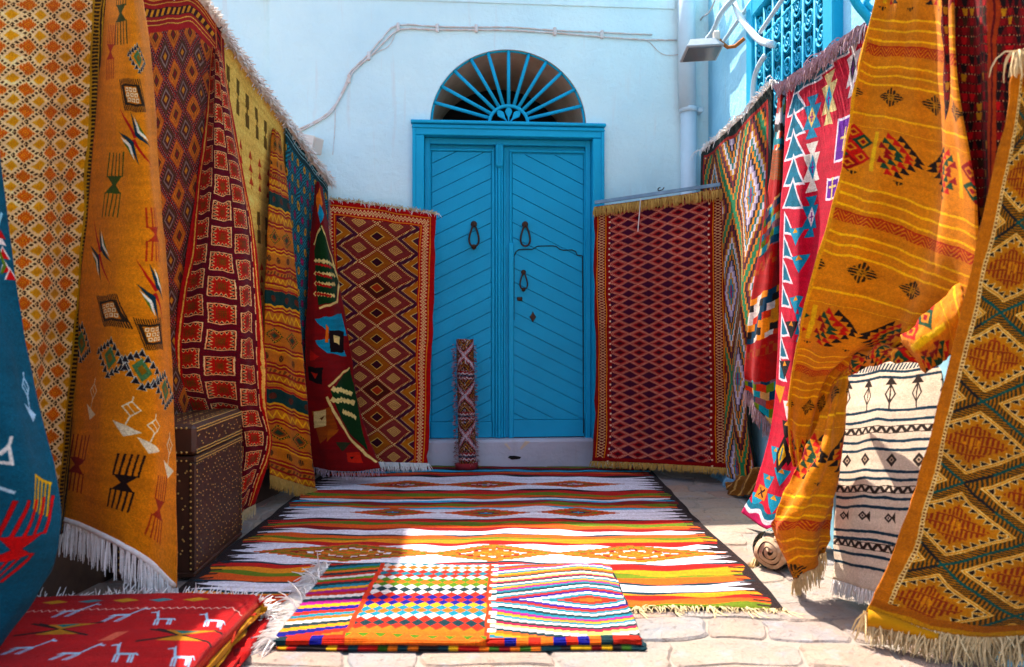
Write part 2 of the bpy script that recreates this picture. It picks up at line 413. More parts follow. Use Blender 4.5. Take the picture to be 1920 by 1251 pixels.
x, z = WX(1001), WZ(1001, 594); MB().prism([(x, z - .042), (x + .026, z), (x + .012, z + .018), (x, z + .045), (x - .012, z + .018), (x - .026, z)], yL - .012, yL - .022, .003).build('keyhole_plate', M['iron'], leafR)
# fanlight
fan = MB()
rim = [(CX - ARC * .985 * math.cos(math.pi * i / 40), .03, AZ + .012 + AH * .978 * math.sin(math.pi * i / 40)) for i in range(41)]
fan.tube(rim, .012, 6); fanl = fan.build('fanlight_rim', M['teal'], B, True)
HUB = .148
for k in range(1, 12):
    a = math.pi * k / 12 + [0, .01, -.01, .015, 0, -.01, 0, .012, -.008, 0, .01, -.012][k]
    p0 = (CX + HUB * .95 * math.cos(a), .015, AZ + .015 + HUB * .9 * math.sin(a)); p1 = (CX + ARC * .99 * math.cos(a), .02, AZ + .012 + AH * .985 * math.sin(a))
    MB().tube([p0, p1], .0135, 8).build('fanlight_bar', M['teal'], fanl, True)
MB().tube([(CX + HUB * math.cos(math.pi * i / 20), .01, AZ + .012 + HUB * .92 * math.sin(math.pi * i / 20)) for i in range(21)], .013, 7).build('fanlight_hub', M['teal'], fanl, True)
for a in (50, 90, 130):
    a = math.radians(a); r_ = MB(); pr = []
    for t, w in ((.02, .004), (.05, .007), (.075, .02), (.095, .027), (.115, .02), (.135, .003)):
        pr.append((t, w))
    dx, dz = math.cos(a), math.sin(a); nx, nz = -dz, dx
    poly = [(CX + dx * t + nx * w, AZ + .015 + (dz * t + nz * w) * .95) for t, w in pr] + [(CX + dx * t - nx * w, AZ + .015 + (dz * t - nz * w) * .95) for t, w in reversed(pr)]
    r_.prism(poly, .018, .006, .004).build('fanlight_petal', M['teal'], fanl)

# cables, box, downpipe on the back wall (each written in the wall's space)
def wall_thing(name, label, cat):
    return thing(name, label, cat, (0, BD, 0), YAW)
def wpath(pts, off): return [(WX(x), off, WZ(x, y)) for x, y in pts]
def smooth_path(pts, n=6):
    p = [np.array(q, float) for q in pts]; o = []
    for i in range(len(p) - 1):
        a, b_, c, d = p[max(i - 1, 0)], p[i], p[i + 1], p[min(i + 2, len(p) - 1)]
        for k in range(n):
            t = k / n; o.append(.5 * ((2 * b_) + (-a + c) * t + (2 * a - 5 * b_ + 4 * c - d) * t * t + (-a + 3 * b_ - 3 * c + d) * t ** 3))
    o.append(p[-1]); return o
up_ = [(558, 244), (600, 224), (630, 196), (652, 150), (658, 135), (690, 104), (716, 74), (746, 48), (820, 51), (893, 52), (960, 52), (1040, 58), (1130, 62), (1222, 66)]
lo_ = [(562, 247), (612, 220), (632, 196), (655, 152), (664, 134), (694, 107), (722, 79), (752, 56), (820, 57), (893, 57), (960, 58), (1040, 63), (1130, 70), (1200, 75), (1268, 76)]
c1 = wall_thing('upper_cable', 'upper of the two whitewashed cables running above the arch', 'cable'); MB().tube(wpath(smooth_path(up_, 3), -.011), .0065, 6).build('cable_run', M['cable'], c1, True)
c2 = wall_thing('lower_cable', 'lower whitewashed cable above the arch, reaching the downpipe', 'cable'); MB().tube(wpath(smooth_path(lo_, 3), -.011), .0068, 6).build('cable_run', M['cable'], c2, True)
for x, y in ((747, 52), (820, 54), (893, 54.5), (1040, 60.5), (1128, 66), (692, 106), (655, 149)):
    MB().box(WX(x) - .013, WX(x) + .013, -.026, .0, WZ(x, y) - .032, WZ(x, y) + .032, .006).build('clip', M['cable'], c2)
c3 = wall_thing('loose_wire', 'thin loose wire sagging between the cable and the downpipe', 'wire')
MB().tube(wpath(smooth_path([(1205, 75), (1218, 80), (1232, 95), (1245, 103), (1262, 104), (1275, 102)], 3), -.006), .0032, 5).build('wire', M['cable'], c3)
c4 = wall_thing('sagging_wire', 'thin wire drooping under the cable clips left of the arch', 'wire')
MB().tube(wpath(smooth_path([(744, 55), (738, 72), (728, 88), (712, 96), (696, 106)], 3), -.006), .0032, 5).build('wire', M['cable'], c4)
c5 = wall_thing('hanging_wire', 'short thin wire hanging straight down the wall left of the arch', 'wire')
MB().tube(wpath([(629, 200), (628, 240), (626, 270), (624, 291)], -.005), .003, 5).build('wire', M['cable'], c5)
dp = wall_thing('downpipe', 'white round downpipe in the right corner of the back wall', 'pipe')
xp = WX(1286)
MB().tube([(xp, -.07, .1), (xp, -.07, WZ(1286, 213))], .062, 20).build('lower_pipe', M['pvc'], dp, True)
MB().tube([(xp - .012, -.072, WZ(1286, 209)), (xp - .022, -.072, HB + .2)], .066, 20).build('upper_pipe', M['pvc'], dp, True)
MB().tube([(xp, -.07, WZ(1286, 216)), (xp, -.07, WZ(1286, 207))], .071, 20).build('collar', M['pvc'], dp, True)
MB().box(xp + .05, xp + .11, -.09, .0, WZ(1286, 216), WZ(1286, 207), .006).build('bracket', M['pvc'], dp)
jb = thing('junction_box', 'cream plastic box on the wall above the left corner rugs', 'box', (0, 0, 0))
bx0 = P(583, 272, 5.62); mtx = Matrix.Translation(Vector(bx0)) @ Matrix.Rotation(math.radians(-28), 4, 'Z') @ Matrix.Rotation(math.radians(14), 4, 'Y')
MB().box(-.075, .075, -.05, .05, -.06, .06, .008).build('housing', M['cream_box'], jb, False, mtx)
MB().box(-.078, .078, -.064, -.051, -.064, .064, .006).build('lid', M['cream_box'], jb, False, mtx)
hk = wall_thing('wall_hook', 'small iron hook with wire above the right-hand frontal rug', 'hook')
MB().tube(wpath(smooth_path([(1243, 353), (1240, 357), (1233, 359), (1232, 355), (1236, 353)], 3), -.03), .004, 6).build('hook', M['iron'], hk)

# ------------------------------------------------------------------ wall on the left (sloping top) and building on the right
LW = thing('stair_wall', 'low grey-white wall with sloping top behind the hanging rugs on the left', 'wall')
def lx(d): return -1.70 + .132 * (d - 3.2)
def lz(d): return min(2.18 + .33 * (5.7 - d), 1.135 + .4243 * d) if d < 4.3 else 2.18 + .33 * (5.7 - d)
mb = MB(); ds = [.55 + .15 * i for i in range(35)]
for a, b_ in zip(ds[:-1], ds[1:]):
    A = [(lx(a), a), (lx(b_), b_)]; T = .16
    z0, z1 = lz(a), lz(b_)
    mb.add([(lx(a), a, -.02), (lx(b_), b_, -.02), (lx(b_), b_, z1), (lx(a), a, z0)], [(0, 1, 2, 3)])
    mb.add([(lx(a), a, z0), (lx(b_), b_, z1), (lx(b_) - T, b_, z1 + .015), (lx(a) - T, a, z0 + .015)], [(0, 1, 2, 3)])
    mb.add([(lx(a) - T, a, -.02), (lx(b_) - T, b_, -.02), (lx(b_) - T, b_, z1 + .015), (lx(a) - T, a, z0 + .015)], [(0, 1, 2, 3)])
a = ds[0]; mb.add([(lx(a), a, -.02), (lx(a) - .16, a, -.02), (lx(a) - .16, a, lz(a) + .015), (lx(a), a, lz(a))], [(0, 1, 2, 3)])
mb.build('wall', M['wall_left'], LW)
dd = MB()
for a, b_ in zip(ds[:-1], ds[1:]): dd.add([(lx(a) + .006, a, -.02), (lx(b_) + .006, b_, -.02), (lx(b_) + .006, b_, .62), (lx(a) + .006, a, .62)], [(0, 1, 2, 3)])
dd.build('shaded_wall_base', simple('brown_base_and_shade', '#5A4230', .8, 0, scale=5, dark='#3A281C', bs=.4), LW)  # brown wall base, darkened in place of the shadow below the orange rug
for px, d in ((405, 4.10), (470, 4.50), (520, 4.85), (556, 5.15), (598, 5.55)):
    x, z = lx(d), lz(d)
    MB().tube(smooth_path([(x - .05, d, z - .01), (x - .03, d, z + .05), (x + .0, d, z + .06), (x + .025, d, z + .03), (x + .03, d, z - .03), (x + .045, d, z - .05), (x + .06, d, z - .03)], 4), .004, 6).build('hook', M['steel'], LW)

RX = 1.56
RB = thing('blue_shaded_building', 'white plastered house side on the right, blue shade put into its colour, with grilled window', 'building')
wy0, wy1, wz0, wz1 = 3.62, 4.82, 1.35, 3.05
mb = MB(); q = lambda a, b_, z0, z1: mb.add([(RX, a, z0), (RX, b_, z0), (RX, b_, z1), (RX, a, z1)], [(0, 1, 2, 3)])
HR = 4.6
q(2.4, wy0, -.02, HR); q(wy1, 6.02, -.02, HR); q(wy0, wy1, -.02, wz0); q(wy0, wy1, wz1, HR)
mb.add([(RX, 2.4, -.02), (RX + 3, 2.4, -.02), (RX + 3, 2.4, HR), (RX, 2.4, HR)], [(0, 1, 2, 3)])
mb.add([(RX, 2.4, HR), (RX + 3, 2.4, HR), (RX + 3, 6.02, HR), (RX, 6.02, HR)], [(0, 1, 2, 3)])
for (a, b_) in ((wy0, wy0), (wy1, wy1)): mb.add([(RX, a, wz0), (RX + .18, a, wz0), (RX + .18, a, wz1), (RX, a, wz1)], [(0, 1, 2, 3)])
for z in (wz0, wz1): mb.add([(RX, wy0, z), (RX + .18, wy0, z), (RX + .18, wy1, z), (RX, wy1, z)], [(0, 1, 2, 3)])
mb.build('wall', M['wall_right'], RB)
win = MB()
for a, b_, c, d in ((wy0 - .05, wy0 + .07, wz0 - .05, wz1 + .05), (wy1 - .07, wy1 + .05, wz0 - .05, wz1 + .05), (wy0 + .071, wy1 - .071, wz1 - .07, wz1 + .05), (wy0 + .071, wy1 - .071, wz0 - .05, wz0 + .07)):
    win.box(RX - .05, RX + .06, a, b_, c, d, .008)
win = win.build('window', M['teal'], RB)
pn = MB(); pn.add([(RX + .15, wy0, wz0), (RX + .15, wy1, wz0), (RX + .15, wy1, wz1), (RX + .15, wy0, wz1)], [(0, 1, 2, 3)])
pane_m, _nt, _b = new_mat('dark_window_glass'); _b.inputs['Base Color'].default_value = (.01, .03, .035, 1); _b.inputs['Roughness'].default_value = .25
pn.build('pane', pane_m, win)
def spiral(cy, cz, r, turns, a0, sgn):
    n = int(18 * turns); o = []
    for i in range(n + 1):
        t = i / n; a = a0 + sgn * t * turns * 2 * math.pi; rr = r * (1 - .82 * t); o.append((RX - .02, cy + rr * math.cos(a), cz + rr * math.sin(a)))
    return o
NC = 7; ys = [wy0 + .07 + (wy1 - wy0 - .14) * i / NC for i in range(NC + 1)]
for y in ys: MB().tube([(RX - .02, y, wz0), (RX - .02, y, wz1 - .03)], .011, 6).build('grille_bar', M['teal'], win, True)
for z in (wz0 + .35, wz0 + .9, wz0 + 1.45): MB().tube([(RX - .02, wy0 + .05, z), (RX - .02, wy1 - .05, z)], .010, 6).build('grille_bar', M['teal'], win, True)
for i in range(NC):
    yc = (ys[i] + ys[i + 1]) / 2
    for k in range(6, 12):
        zc = wz0 + .07 + k * .135; s = 1 if (i + k) % 2 else -1
        MB().tube(spiral(yc, zc, .064, 1.7, math.pi / 2 * (1 + s), s), .0075, 5).build('grille_scroll', M['teal'], win, True)
        MB().tube([(RX - .02, ys[i], zc - .065), (RX - .02, yc, zc - .015), (RX - .02, ys[i + 1], zc + .065)], .005, 4).build('grille_stay', M['teal'], win)
# fine wire mesh behind the scrolls
wm = MB()
for i in range(38):
    y = wy0 + .05 + (wy1 - wy0 - .1) * i / 37; wm.tube([(RX + .05, y, wz0), (RX + .05, y, wz1)], .0022, 3, False)
for i in range(54):
    z = wz0 + (wz1 - wz0) * i / 53; wm.tube([(RX + .052, wy0 + .04, z), (RX + .052, wy1 - .04, z)], .0022, 3, False)
tag(wm.build('wire_mesh', M['teal'], win), 'fine turquoise wire mesh behind the scrolled grille', None, None, 'stuff')
def RWp(px, py, off=0.0):
    d = (RX - off) * F / (px - VX); return P(px, py, d)
def rpipe(name, label, pts, r, cat='pipe', m='pvc', off=.06):
    t = thing(name, label, cat); MB().tube(smooth_path([RWp(x, y, off) for x, y in pts], 5), r, 10).build('pipe_run', M[m], t, True); return t
rpipe('conduit', 'thick white conduit curving down the right wall into the window', [(1368, -40), (1378, 5), (1388, 32), (1405, 55), (1425, 76), (1450, 84)], .021)
rpipe('bent_conduit', 'short bent white conduit rising beside the striped rug', [(1434, 105), (1422, 125), (1414, 150), (1411, 190), (1411, 230)], .016)
rpipe('arm_conduit', 'white conduit arching from the floodlight up the right wall', [(1322, 78), (1338, 58), (1350, 30), (1366, 8), (1385, -12)], .020, off=.1)
rpipe('brown_wire_bundle', 'bundle of thin wires behind the floodlight on the right wall', [(1305, 60), (1315, 35), (1332, 20), (1348, -20)], .007, 'wire', 'cable')
rpipe('straight_conduit', 'straight pale conduit slanting up the right wall beside the window', [(1350, 88), (1382, 42), (1415, -5), (1440, -40)], .014, off=.03)
rpipe('grille_pole', 'loose pale pole slanting in front of the window grille', [(1426, 60), (1450, 25), (1480, -20)], .013, off=.1)
fl = thing('floodlight', 'rusty grey floodlight on an arm at the top right corner', 'lamp', P(1316, 95, 4.75))
mb = MB()
a = Matrix.Rotation(math.radians(-6), 4, 'Y') @ Matrix.Rotation(math.radians(8), 4, 'Z') @ Matrix.Rotation(math.radians(-20), 4, 'X')
MB().add([(-.12, -.07, -.01), (.11, -.07, -.01), (.11, .07, -.01), (-.12, .07, -.01), (-.08, -.05, .05), (.08, -.05, .05), (.08, .05, .05), (-.08, .05, .05)], [(3, 2, 1, 0), (4, 5, 6, 7), (0, 1, 5, 4), (1, 2, 6, 5), (2, 3, 7, 6), (3, 0, 4, 7)]).build('housing', M['grey_plastic'], fl, False, a)
MB().box(-.125, .115, -.075, .075, -.024, -.011, .004).build('lens_frame', M['grey_plastic'], fl, False, a)
MB().box(-.11, .10, -.062, .062, -.03, -.022, .002).build('lens', M['lens'], fl, False, a)
MB().box(.03, .14, -.02, .02, .045, .07, .004).build('rusty_bracket', M['rust'], fl, False, a)
MB().tube([(.12, .0, .05), (.16, .0, .02), (.2, -.02, .02), (.25, -.04, .06)], .012, 8).build('arm', M['rust'], fl)
MB().box(.07, .11, -.02, .02, .06, .12, .008).build('socket', M['cream_box'], fl)
# blue shutter stay in the upper right
ss = thing('shutter_stay', 'blue curved iron bracket beside the gold hanging rug at top right', 'bracket')
MB().tube(smooth_path([P(1590, -30, 3.05), P(1605, 5, 3.05), P(1625, 30, 3.05), P(1634, 44, 3.05)], 5), .017, 8).build('bar', M['teal'], ss, True)
MB().tube(smooth_path([P(1640, 20, 3.05), P(1630, 14, 3.05), P(1624, 4, 3.05), P(1634, -8, 3.05), P(1650, -12, 3.05)], 5), .012, 8).build('curl', M['teal'], ss, True)
# ------------------------------------------------------------------ woven patterns, computed point by point
def smn(h, w, gh, gw, seed):
    r = np.random.default_rng(seed).random((gh + 2, gw + 2)).astype(np.float32)
    y = np.linspace(0, gh, h, dtype=np.float32); x = np.linspace(0, gw, w, dtype=np.float32)
    yi = y.astype(int); xi = x.astype(int); fy = (y - yi)[:, None]; fx = (x - xi)[None]
    fy = fy * fy * (3 - 2 * fy); fx = fx * fx * (3 - 2 * fx)
    a = r[yi][:, xi]; b = r[yi][:, xi + 1]; c = r[yi + 1][:, xi]; d = r[yi + 1][:, xi + 1]
    return (a * (1 - fx) + b * fx) * (1 - fy) + (c * (1 - fx) + d * fx) * fy
class Cv:
    """a woven cloth W x H (x to the right, y downwards) at n points per unit"""
    def __init__(s, W, H, n, bgc, wob=.006, seed=1):
        s.W, s.H, s.n = W, H, n; w, h = int(W * n), int(H * n)
        x = (np.arange(w, dtype=np.float32) + .5) / n; y = (np.arange(h, dtype=np.float32) + .5) / n
        s.X, s.Y = np.meshgrid(x, y)
        k = max(W, H) * wob
        s.X = s.X + k * (smn(h, w, 14, 10, seed) - .5) * 2 + k * .25 * (smn(h, w, max(4, h // 7), max(4, w // 7), seed + 1) - .5)
        s.Y = s.Y + k * (smn(h, w, 12, 9, seed + 2) - .5) * 2 + k * .25 * (smn(h, w, max(4, h // 7), max(4, w // 7), seed + 3) - .5)
        s.a = np.empty((h, w, 3), np.float32); s.a[:] = hexc(bgc); s.seed = seed
    def put(s, m, c):
        s.a[m] = hexc(c) if isinstance(c, str) else c
    def _box(s, x0, x1, y0, y1, pad=.05):
        n = s.n; h, w = s.X.shape; p = pad * max(s.W, s.H) * .6
        return slice(max(0, int((y0 - p) * n)), max(0, min(h, int((y1 + p) * n) + 1))), slice(max(0, int((x0 - p) * n)), max(0, min(w, int((x1 + p) * n) + 1)))
    def poly(s, pts, c):
        xs = [p[0] for p in pts]; ys = [p[1] for p in pts]
        sl = s._box(min(xs), max(xs), min(ys), max(ys)); X, Y = s.X[sl], s.Y[sl]
        if X.size == 0: return
        m = np.zeros(X.shape, bool)
        for i in range(len(pts)):
            (x0, y0), (x1, y1) = pts[i], pts[(i + 1) % len(pts)]
            if y0 == y1: continue
            m ^= ((Y >= min(y0, y1)) & (Y < max(y0, y1)) & (X < x0 + (Y - y0) * (x1 - x0) / (y1 - y0)))
        s.a[sl][m] = hexc(c)
    def line(s, pts, w, c):
        for (x0, y0), (x1, y1) in zip(pts[:-1], pts[1:]):
            L = math.hypot(x1 - x0, y1 - y0) + 1e-9; nx, ny = -(y1 - y0) / L * w / 2, (x1 - x0) / L * w / 2
            ex, ey = (x1 - x0) / L * w * .3, (y1 - y0) / L * w * .3
            s.poly([(x0 - ex + nx, y0 - ey + ny), (x1 + ex + nx, y1 + ey + ny), (x1 + ex - nx, y1 + ey - ny), (x0 - ex - nx, y0 - ey - ny)], c)
    def rect(s, x0, y0, x1, y1, c): s.poly([(x0, y0), (x1, y0), (x1, y1), (x0, y1)], c)
    def dia(s, x, y, rx, ry, c): s.poly([(x - rx, y), (x, y - ry), (x + rx, y), (x, y + ry)], c)
    def tri(s, x, y, w, h, c): s.poly([(x - w / 2, y), (x + w / 2, y), (x, y - h)], c)
    def lut(s, idx, cols):
        t = np.array([hexc(c) for c in cols], np.float32); return t[np.clip(idx, 0, len(cols) - 1)]
    def done(s, abrash=.08, yarn=.07, fleck=.02):
        h, w, _ = s.a.shape; r = np.random.default_rng(s.seed + 50)
        k = 1 + abrash * (smn(h, w, max(3, h // 9), 3, s.seed + 7) - .5) * 2 + .05 * (smn(h, w, 6, 5, s.seed + 8) - .5) * 2
        k *= 1 + yarn * (r.random((h, w), dtype=np.float32) - .5) * 2 + yarn * .7 * (smn(h, w, max(4, h // 4), max(4, w // 3), s.seed + 9) - .5) * 2
        a = s.a * k[..., None]
        f = r.random((h, w)) < fleck * .15; a[f] = a[f] * .6 + .4 * np.array([.95, .9, .8])
        return np.clip(a, 0, 1)
def fr(a): return a - np.floor(a)
def zigband(cv, y0, y1, per, cols):
    """zigzag lines filling a band"""
    m = (cv.Y >= y0) & (cv.Y < y1); h = y1 - y0
    t = (cv.Y - y0) / h - .5 * np.abs(fr(cv.X / per) * 2 - 1); cv.a[m] = cv.lut((np.floor(fr(t * 1.5 + 1) * len(cols))).astype(int), cols)[m]

def cloth_mat(name, arr, W, H, rib=260., ribx=None, bs=.35, rough=.95, sheen=.04):
    h, w, _ = arr.shape
    im = bpy.data.images.new(name, w, h, alpha=False)
    px = np.ones((h, w, 4), np.float32); px[..., :3] = (arr[::-1] ** np.array([1.08, 1.22, 1.28], np.float32)); im.pixels.foreach_set(px.ravel()); im.update(); im.pack()
    m, nt, b = new_mat(name)
    uv = nd(nt, 'ShaderNodeUVMap').outputs[0]
    t = nd(nt, 'ShaderNodeTexImage', image=im, extension='EXTEND', interpolation='Cubic'); nt.links.new(uv, t.inputs[0])
    sc = nd(nt, 'ShaderNodeMapping'); sc.inputs['Scale'].default_value = (W, H, 1); nt.links.new(uv, sc.inputs[0])
    n1 = noise(nt, sc.outputs[0], 240, 1, .7); n2 = noise(nt, sc.outputs[0], 16, 1, .6)
    c = mix(nt, .9, t.outputs[0], ramp(nt, n1, [(.25, (.72, .72, .72, 1)), (.75, (1.12, 1.12, 1.12, 1))]), 'MULTIPLY')
    hs = nd(nt, 'ShaderNodeHueSaturation'); hs.inputs['Saturation'].default_value = 1.18; nt.links.new(c, hs.inputs['Color'])
    nt.links.new(hs.outputs[0], b.inputs['Base Color']); b.inputs['Roughness'].default_value = rough
    b.inputs['Specular IOR Level'].default_value = .15
    b.inputs['Sheen Weight'].default_value = sheen; b.inputs['Sheen Roughness'].default_value = .5
    wv = nd(nt, 'ShaderNodeTexWave', wave_type='BANDS', bands_direction='Y'); wv.inputs['Scale'].default_value = rib / 6.3 * 2; wv.inputs['Distortion'].default_value = 1.2; wv.inputs['Detail'].default_value = 0
    nt.links.new(sc.outputs[0], wv.inputs[0])
    p = bump(nt, b, wv.outputs['Fac'], bs, .004); p = bump(nt, b, n1, bs, .005, p); bump(nt, b, n2, .25, .012, p)
    return m

# ------------------------------------------------------------------ draped sheets
def catmull(Pc, n, axis):
    Pc = np.moveaxis(np.asarray(Pc, float), axis, 0); k = Pc.shape[0]
    if k == 2:
        t = np.linspace(0, 1, n).reshape(-1, *([1] * (Pc.ndim - 1))); o = Pc[0] * (1 - t) + Pc[1] * t
    else:
        E = np.concatenate([[2 * Pc[0] - Pc[1]], Pc, [2 * Pc[-1] - Pc[-2]]]); o = []
        for t in np.linspace(0, k - 1, n):
            i = min(int(t), k - 2); f = t - i; a, b, c, d = E[i], E[i + 1], E[i + 2], E[i + 3]
            o.append(.5 * (2 * b + (c - a) * f + (2 * a - 5 * b + 4 * c - d) * f * f + (3 * b - a - 3 * c + d) * f ** 3))
        o = np.array(o)
    return np.moveaxis(o, 0, axis)
class Sheet:
    """cloth draped through a grid of points; rows from top to bottom, columns from left to right"""
    def __init__(s, ctrl, nu=60, nv=90, thick=.012, pleats=(), rough=.004, seed=1, flip=False, world=False):
        C = np.array([[np.array(q, float) if world else P(*q) for q in row] for row in ctrl])
        g = catmull(catmull(C, nv, 0), nu, 1)
        if flip: pass
        du = np.gradient(g, axis=1); dv = np.gradient(g, axis=0)
        n = np.cross(dv, du); n /= np.linalg.norm(n, axis=2, keepdims=True) + 1e-12
        lu = np.linalg.norm(np.diff(g, axis=1), axis=2).mean(0); lv = np.linalg.norm(np.diff(g, axis=0), axis=2).mean(1)
        s.u = np.concatenate([[0], np.cumsum(lu)]); s.v = np.concatenate([[0], np.cumsum(lv)]); s.Wm, s.Hm = s.u[-1], s.v[-1]
        s.u /= s.Wm; s.v /= s.Hm
        U, V = np.meshgrid(s.u, s.v)
        dsp = np.zeros(U.shape)
        for amp, ku, kv, ph, env in pleats:                # soft folds
            dsp += amp * np.sin(2 * np.pi * (ku * U + kv * V + ph + .12 * np.sin(2 * np.pi * (V * 1.3 + ph)))) * ((V if env > 0 else (1 - V)) ** abs(env) if env else 1)
        dsp += rough * 2 * (smn(nv, nu, 9, 6, seed) - .5) + rough * .8 * (smn(nv, nu, 24, 16, seed + 1) - .5)
        g = g + n * dsp[..., None]
        # the woven edge is never quite straight
        e = .006 * (smn(nv, 2, 18, 1, seed + 3) - .5)[:, 0] * 2
        g[:, 0] -= (du[:, 0] / (np.linalg.norm(du[:, 0], axis=1, keepdims=True) + 1e-9)) * e[:, None]
        g[:, -1] += (du[:, -1] / (np.linalg.norm(du[:, -1], axis=1, keepdims=True) + 1e-9)) * e[::-1, None]
        du = np.gradient(g, axis=1); dv = np.gradient(g, axis=0); n = np.cross(dv, du); n /= np.linalg.norm(n, axis=2, keepdims=True) + 1e-12
        s.g, s.n, s.du, s.dv, s.nu, s.nv, s.t = g, n, du, dv, nu, nv, thick
        s.px = VX + g[..., 0] / np.maximum(g[..., 1], .05) * F; s.py = VY + (CH - g[..., 2]) / np.maximum(g[..., 1], .05) * F
    def inv(s, px, py):
        """where on the cloth (0..1 across, 0..1 down) a spot of the photograph lies"""
        k = np.argmin((s.px - px) ** 2 + (s.py - py) ** 2); i, j = divmod(int(k), s.nu); return s.u[j], s.v[i]
    def inv_k(s, px, py):
        '''spot of the cloth in its own metres, with the local gathering of the cloth (1 = as wide as the mean)'''
        u, v = s.inv(px, py); i = int(np.argmin(abs(s.v - v))); w = np.linalg.norm(np.diff(s.g[i], axis=0), axis=1).sum(); return u * s.Wm, v * s.Hm, s.Wm / w
    def inv_m(s, px, py):
        u, v = s.inv(px, py); return u * s.Wm, v * s.Hm
    def build(s, name, mat, parent):
        nu, nv, t = s.nu, s.nv, s.t; n = nu * nv
        # rounded, slightly thinner selvedge
        tt = np.full((nv, nu), t); tt[:, 0] *= .5; tt[:, -1] *= .5; tt[0] *= .5; tt[-1] *= .5
        back = s.g - s.n * tt[..., None]
        vs_ = np.concatenate([s.g.reshape(-1, 3), back.reshape(-1, 3)])
        i = (np.arange(nv - 1)[:, None] * nu + np.arange(nu - 1)[None]).ravel()
        Ff = np.stack([i, i + nu, i + nu + 1, i + 1], 1); Fb = np.stack([i, i + 1, i + nu + 1, i + nu], 1) + n
        loop = list(range(nu)) + [r * nu + nu - 1 for r in range(1, nv)] + [(nv - 1) * nu + c for c in range(nu - 2, -1, -1)] + [r * nu for r in range(nv - 2, 0, -1)]
        L = np.array(loop); L2 = np.roll(L, -1); Fs = np.stack([L, L2, L2 + n, L + n], 1)
        Fa = np.concatenate([Ff, Fb, Fs])
        me = bpy.data.meshes.new(name); me.from_pydata(vs_.tolist(), [], Fa.tolist())
        uv = me.uv_layers.new(name='UVMap'); U, V = np.meshgrid(s.u, 1 - s.v); Q = np.stack([U.ravel(), V.ravel()], 1); Q = np.concatenate([Q, Q])
        uv.data.foreach_set('uv', Q[Fa.ravel()].astype(np.float32).ravel())
        me.polygons.foreach_set('use_smooth', [True] * len(me.polygons)); me.update()
        s.o = link(name, me, mat, parent); return s.o
    def edge(s, side):
        g, n, du, dv = s.g, s.n, s.du, s.dv
        if side == 'bottom': return g[-1] - n[-1] * s.t * .5, dv[-1], n[-1]
        if side == 'top': return g[0] - n[0] * s.t * .5, -dv[0], n[0]
        if side == 'left': return g[:, 0] - n[:, 0] * s.t * .5, -du[:, 0], n[:, 0]
        return g[:, -1] - n[:, -1] * s.t * .5, du[:, -1], n[:, -1]
def resample(pts, step):
    d = np.concatenate([[0], np.cumsum(np.linalg.norm(np.diff(pts, axis=0), axis=1))]); n = max(2, int(d[-1] / step)); t = np.linspace(0, d[-1], n)
    return np.stack([np.interp(t, d, pts[:, k]) for k in range(3)], 1), t / d[-1]
def strands(mb, p, d, n, length, num, r, grav, seed, spread=.012, curl=.3, floor=.004):
    rr = random.Random(seed)
    for _ in range(num):
        a = np.array(p) + np.array([rr.uniform(-spread, spread), rr.uniform(-spread, spread) * .5, rr.uniform(-spread, spread) * .3]) * .6
        v = np.array(d) + np.array([rr.uniform(-curl, curl), rr.uniform(-curl, curl), rr.uniform(-curl, curl) * .6]) + np.array(n) * rr.uniform(0, .25)
        v /= np.linalg.norm(v); L = length * rr.uniform(.75, 1.15); path = [a]
        for k in range(4):
            v = v + np.array([rr.uniform(-.35, .35) * curl, rr.uniform(-.35, .35) * curl, -grav]); v /= np.linalg.norm(v)
            a = a + v * L / 4
            if a[2] < floor: a = np.array([a[0], a[1], floor + rr.uniform(0, .004)]); v[2] = abs(v[2]) * .1
            path.append(a)
        mb.tube(path, [r, r, r * .95, r * .85, r * .5], 3, False)
def fringe(root, sheet, side, length, step, mat, num=4, r=.0022, grav=.35, seed=1, singles=False, t0=0, t1=1, name='fringe', curl=.3, outdir=None, inset=0):
    e, d, n = sheet.edge(side); pts, t = resample(e, step); D = resample(e, step)[1]
    base = np.linspace(0, 1, len(e))
    mb = MB(); k = 0
    for q, tt in zip(pts, t):
        if not (t0 <= tt <= t1): continue
        i = min(len(e) - 1, int(tt * (len(e) - 1) + .5)); dd = d[i] / (np.linalg.norm(d[i]) + 1e-9); nn = n[i]
        if outdir is not None: dd = np.array(outdir, float)
        q = q - dd * inset + nn * .004
        if singles:
            m1 = MB(); strands(m1, q, dd, nn, length, num, r, grav, seed * 1000 + k, curl=curl)
            kn = q + dd * length * .12
            m1.tube([q - dd * .004, q + dd * length * .06, kn, q + dd * length * .22], [r * 2.2, r * 2.8, r * 3.2, r * 2.0], 5)
            m1.build('tassel', mat, root)
        else: strands(mb, q, dd, nn, length, num, r, grav, seed * 1000 + k, curl=curl)
        k += 1
    if not singles: return mb.build(name, mat, root)
def rug(name, label, cat='rug', group=None):
    return thing(name, label, cat, (0, 0, 0), 0, group)
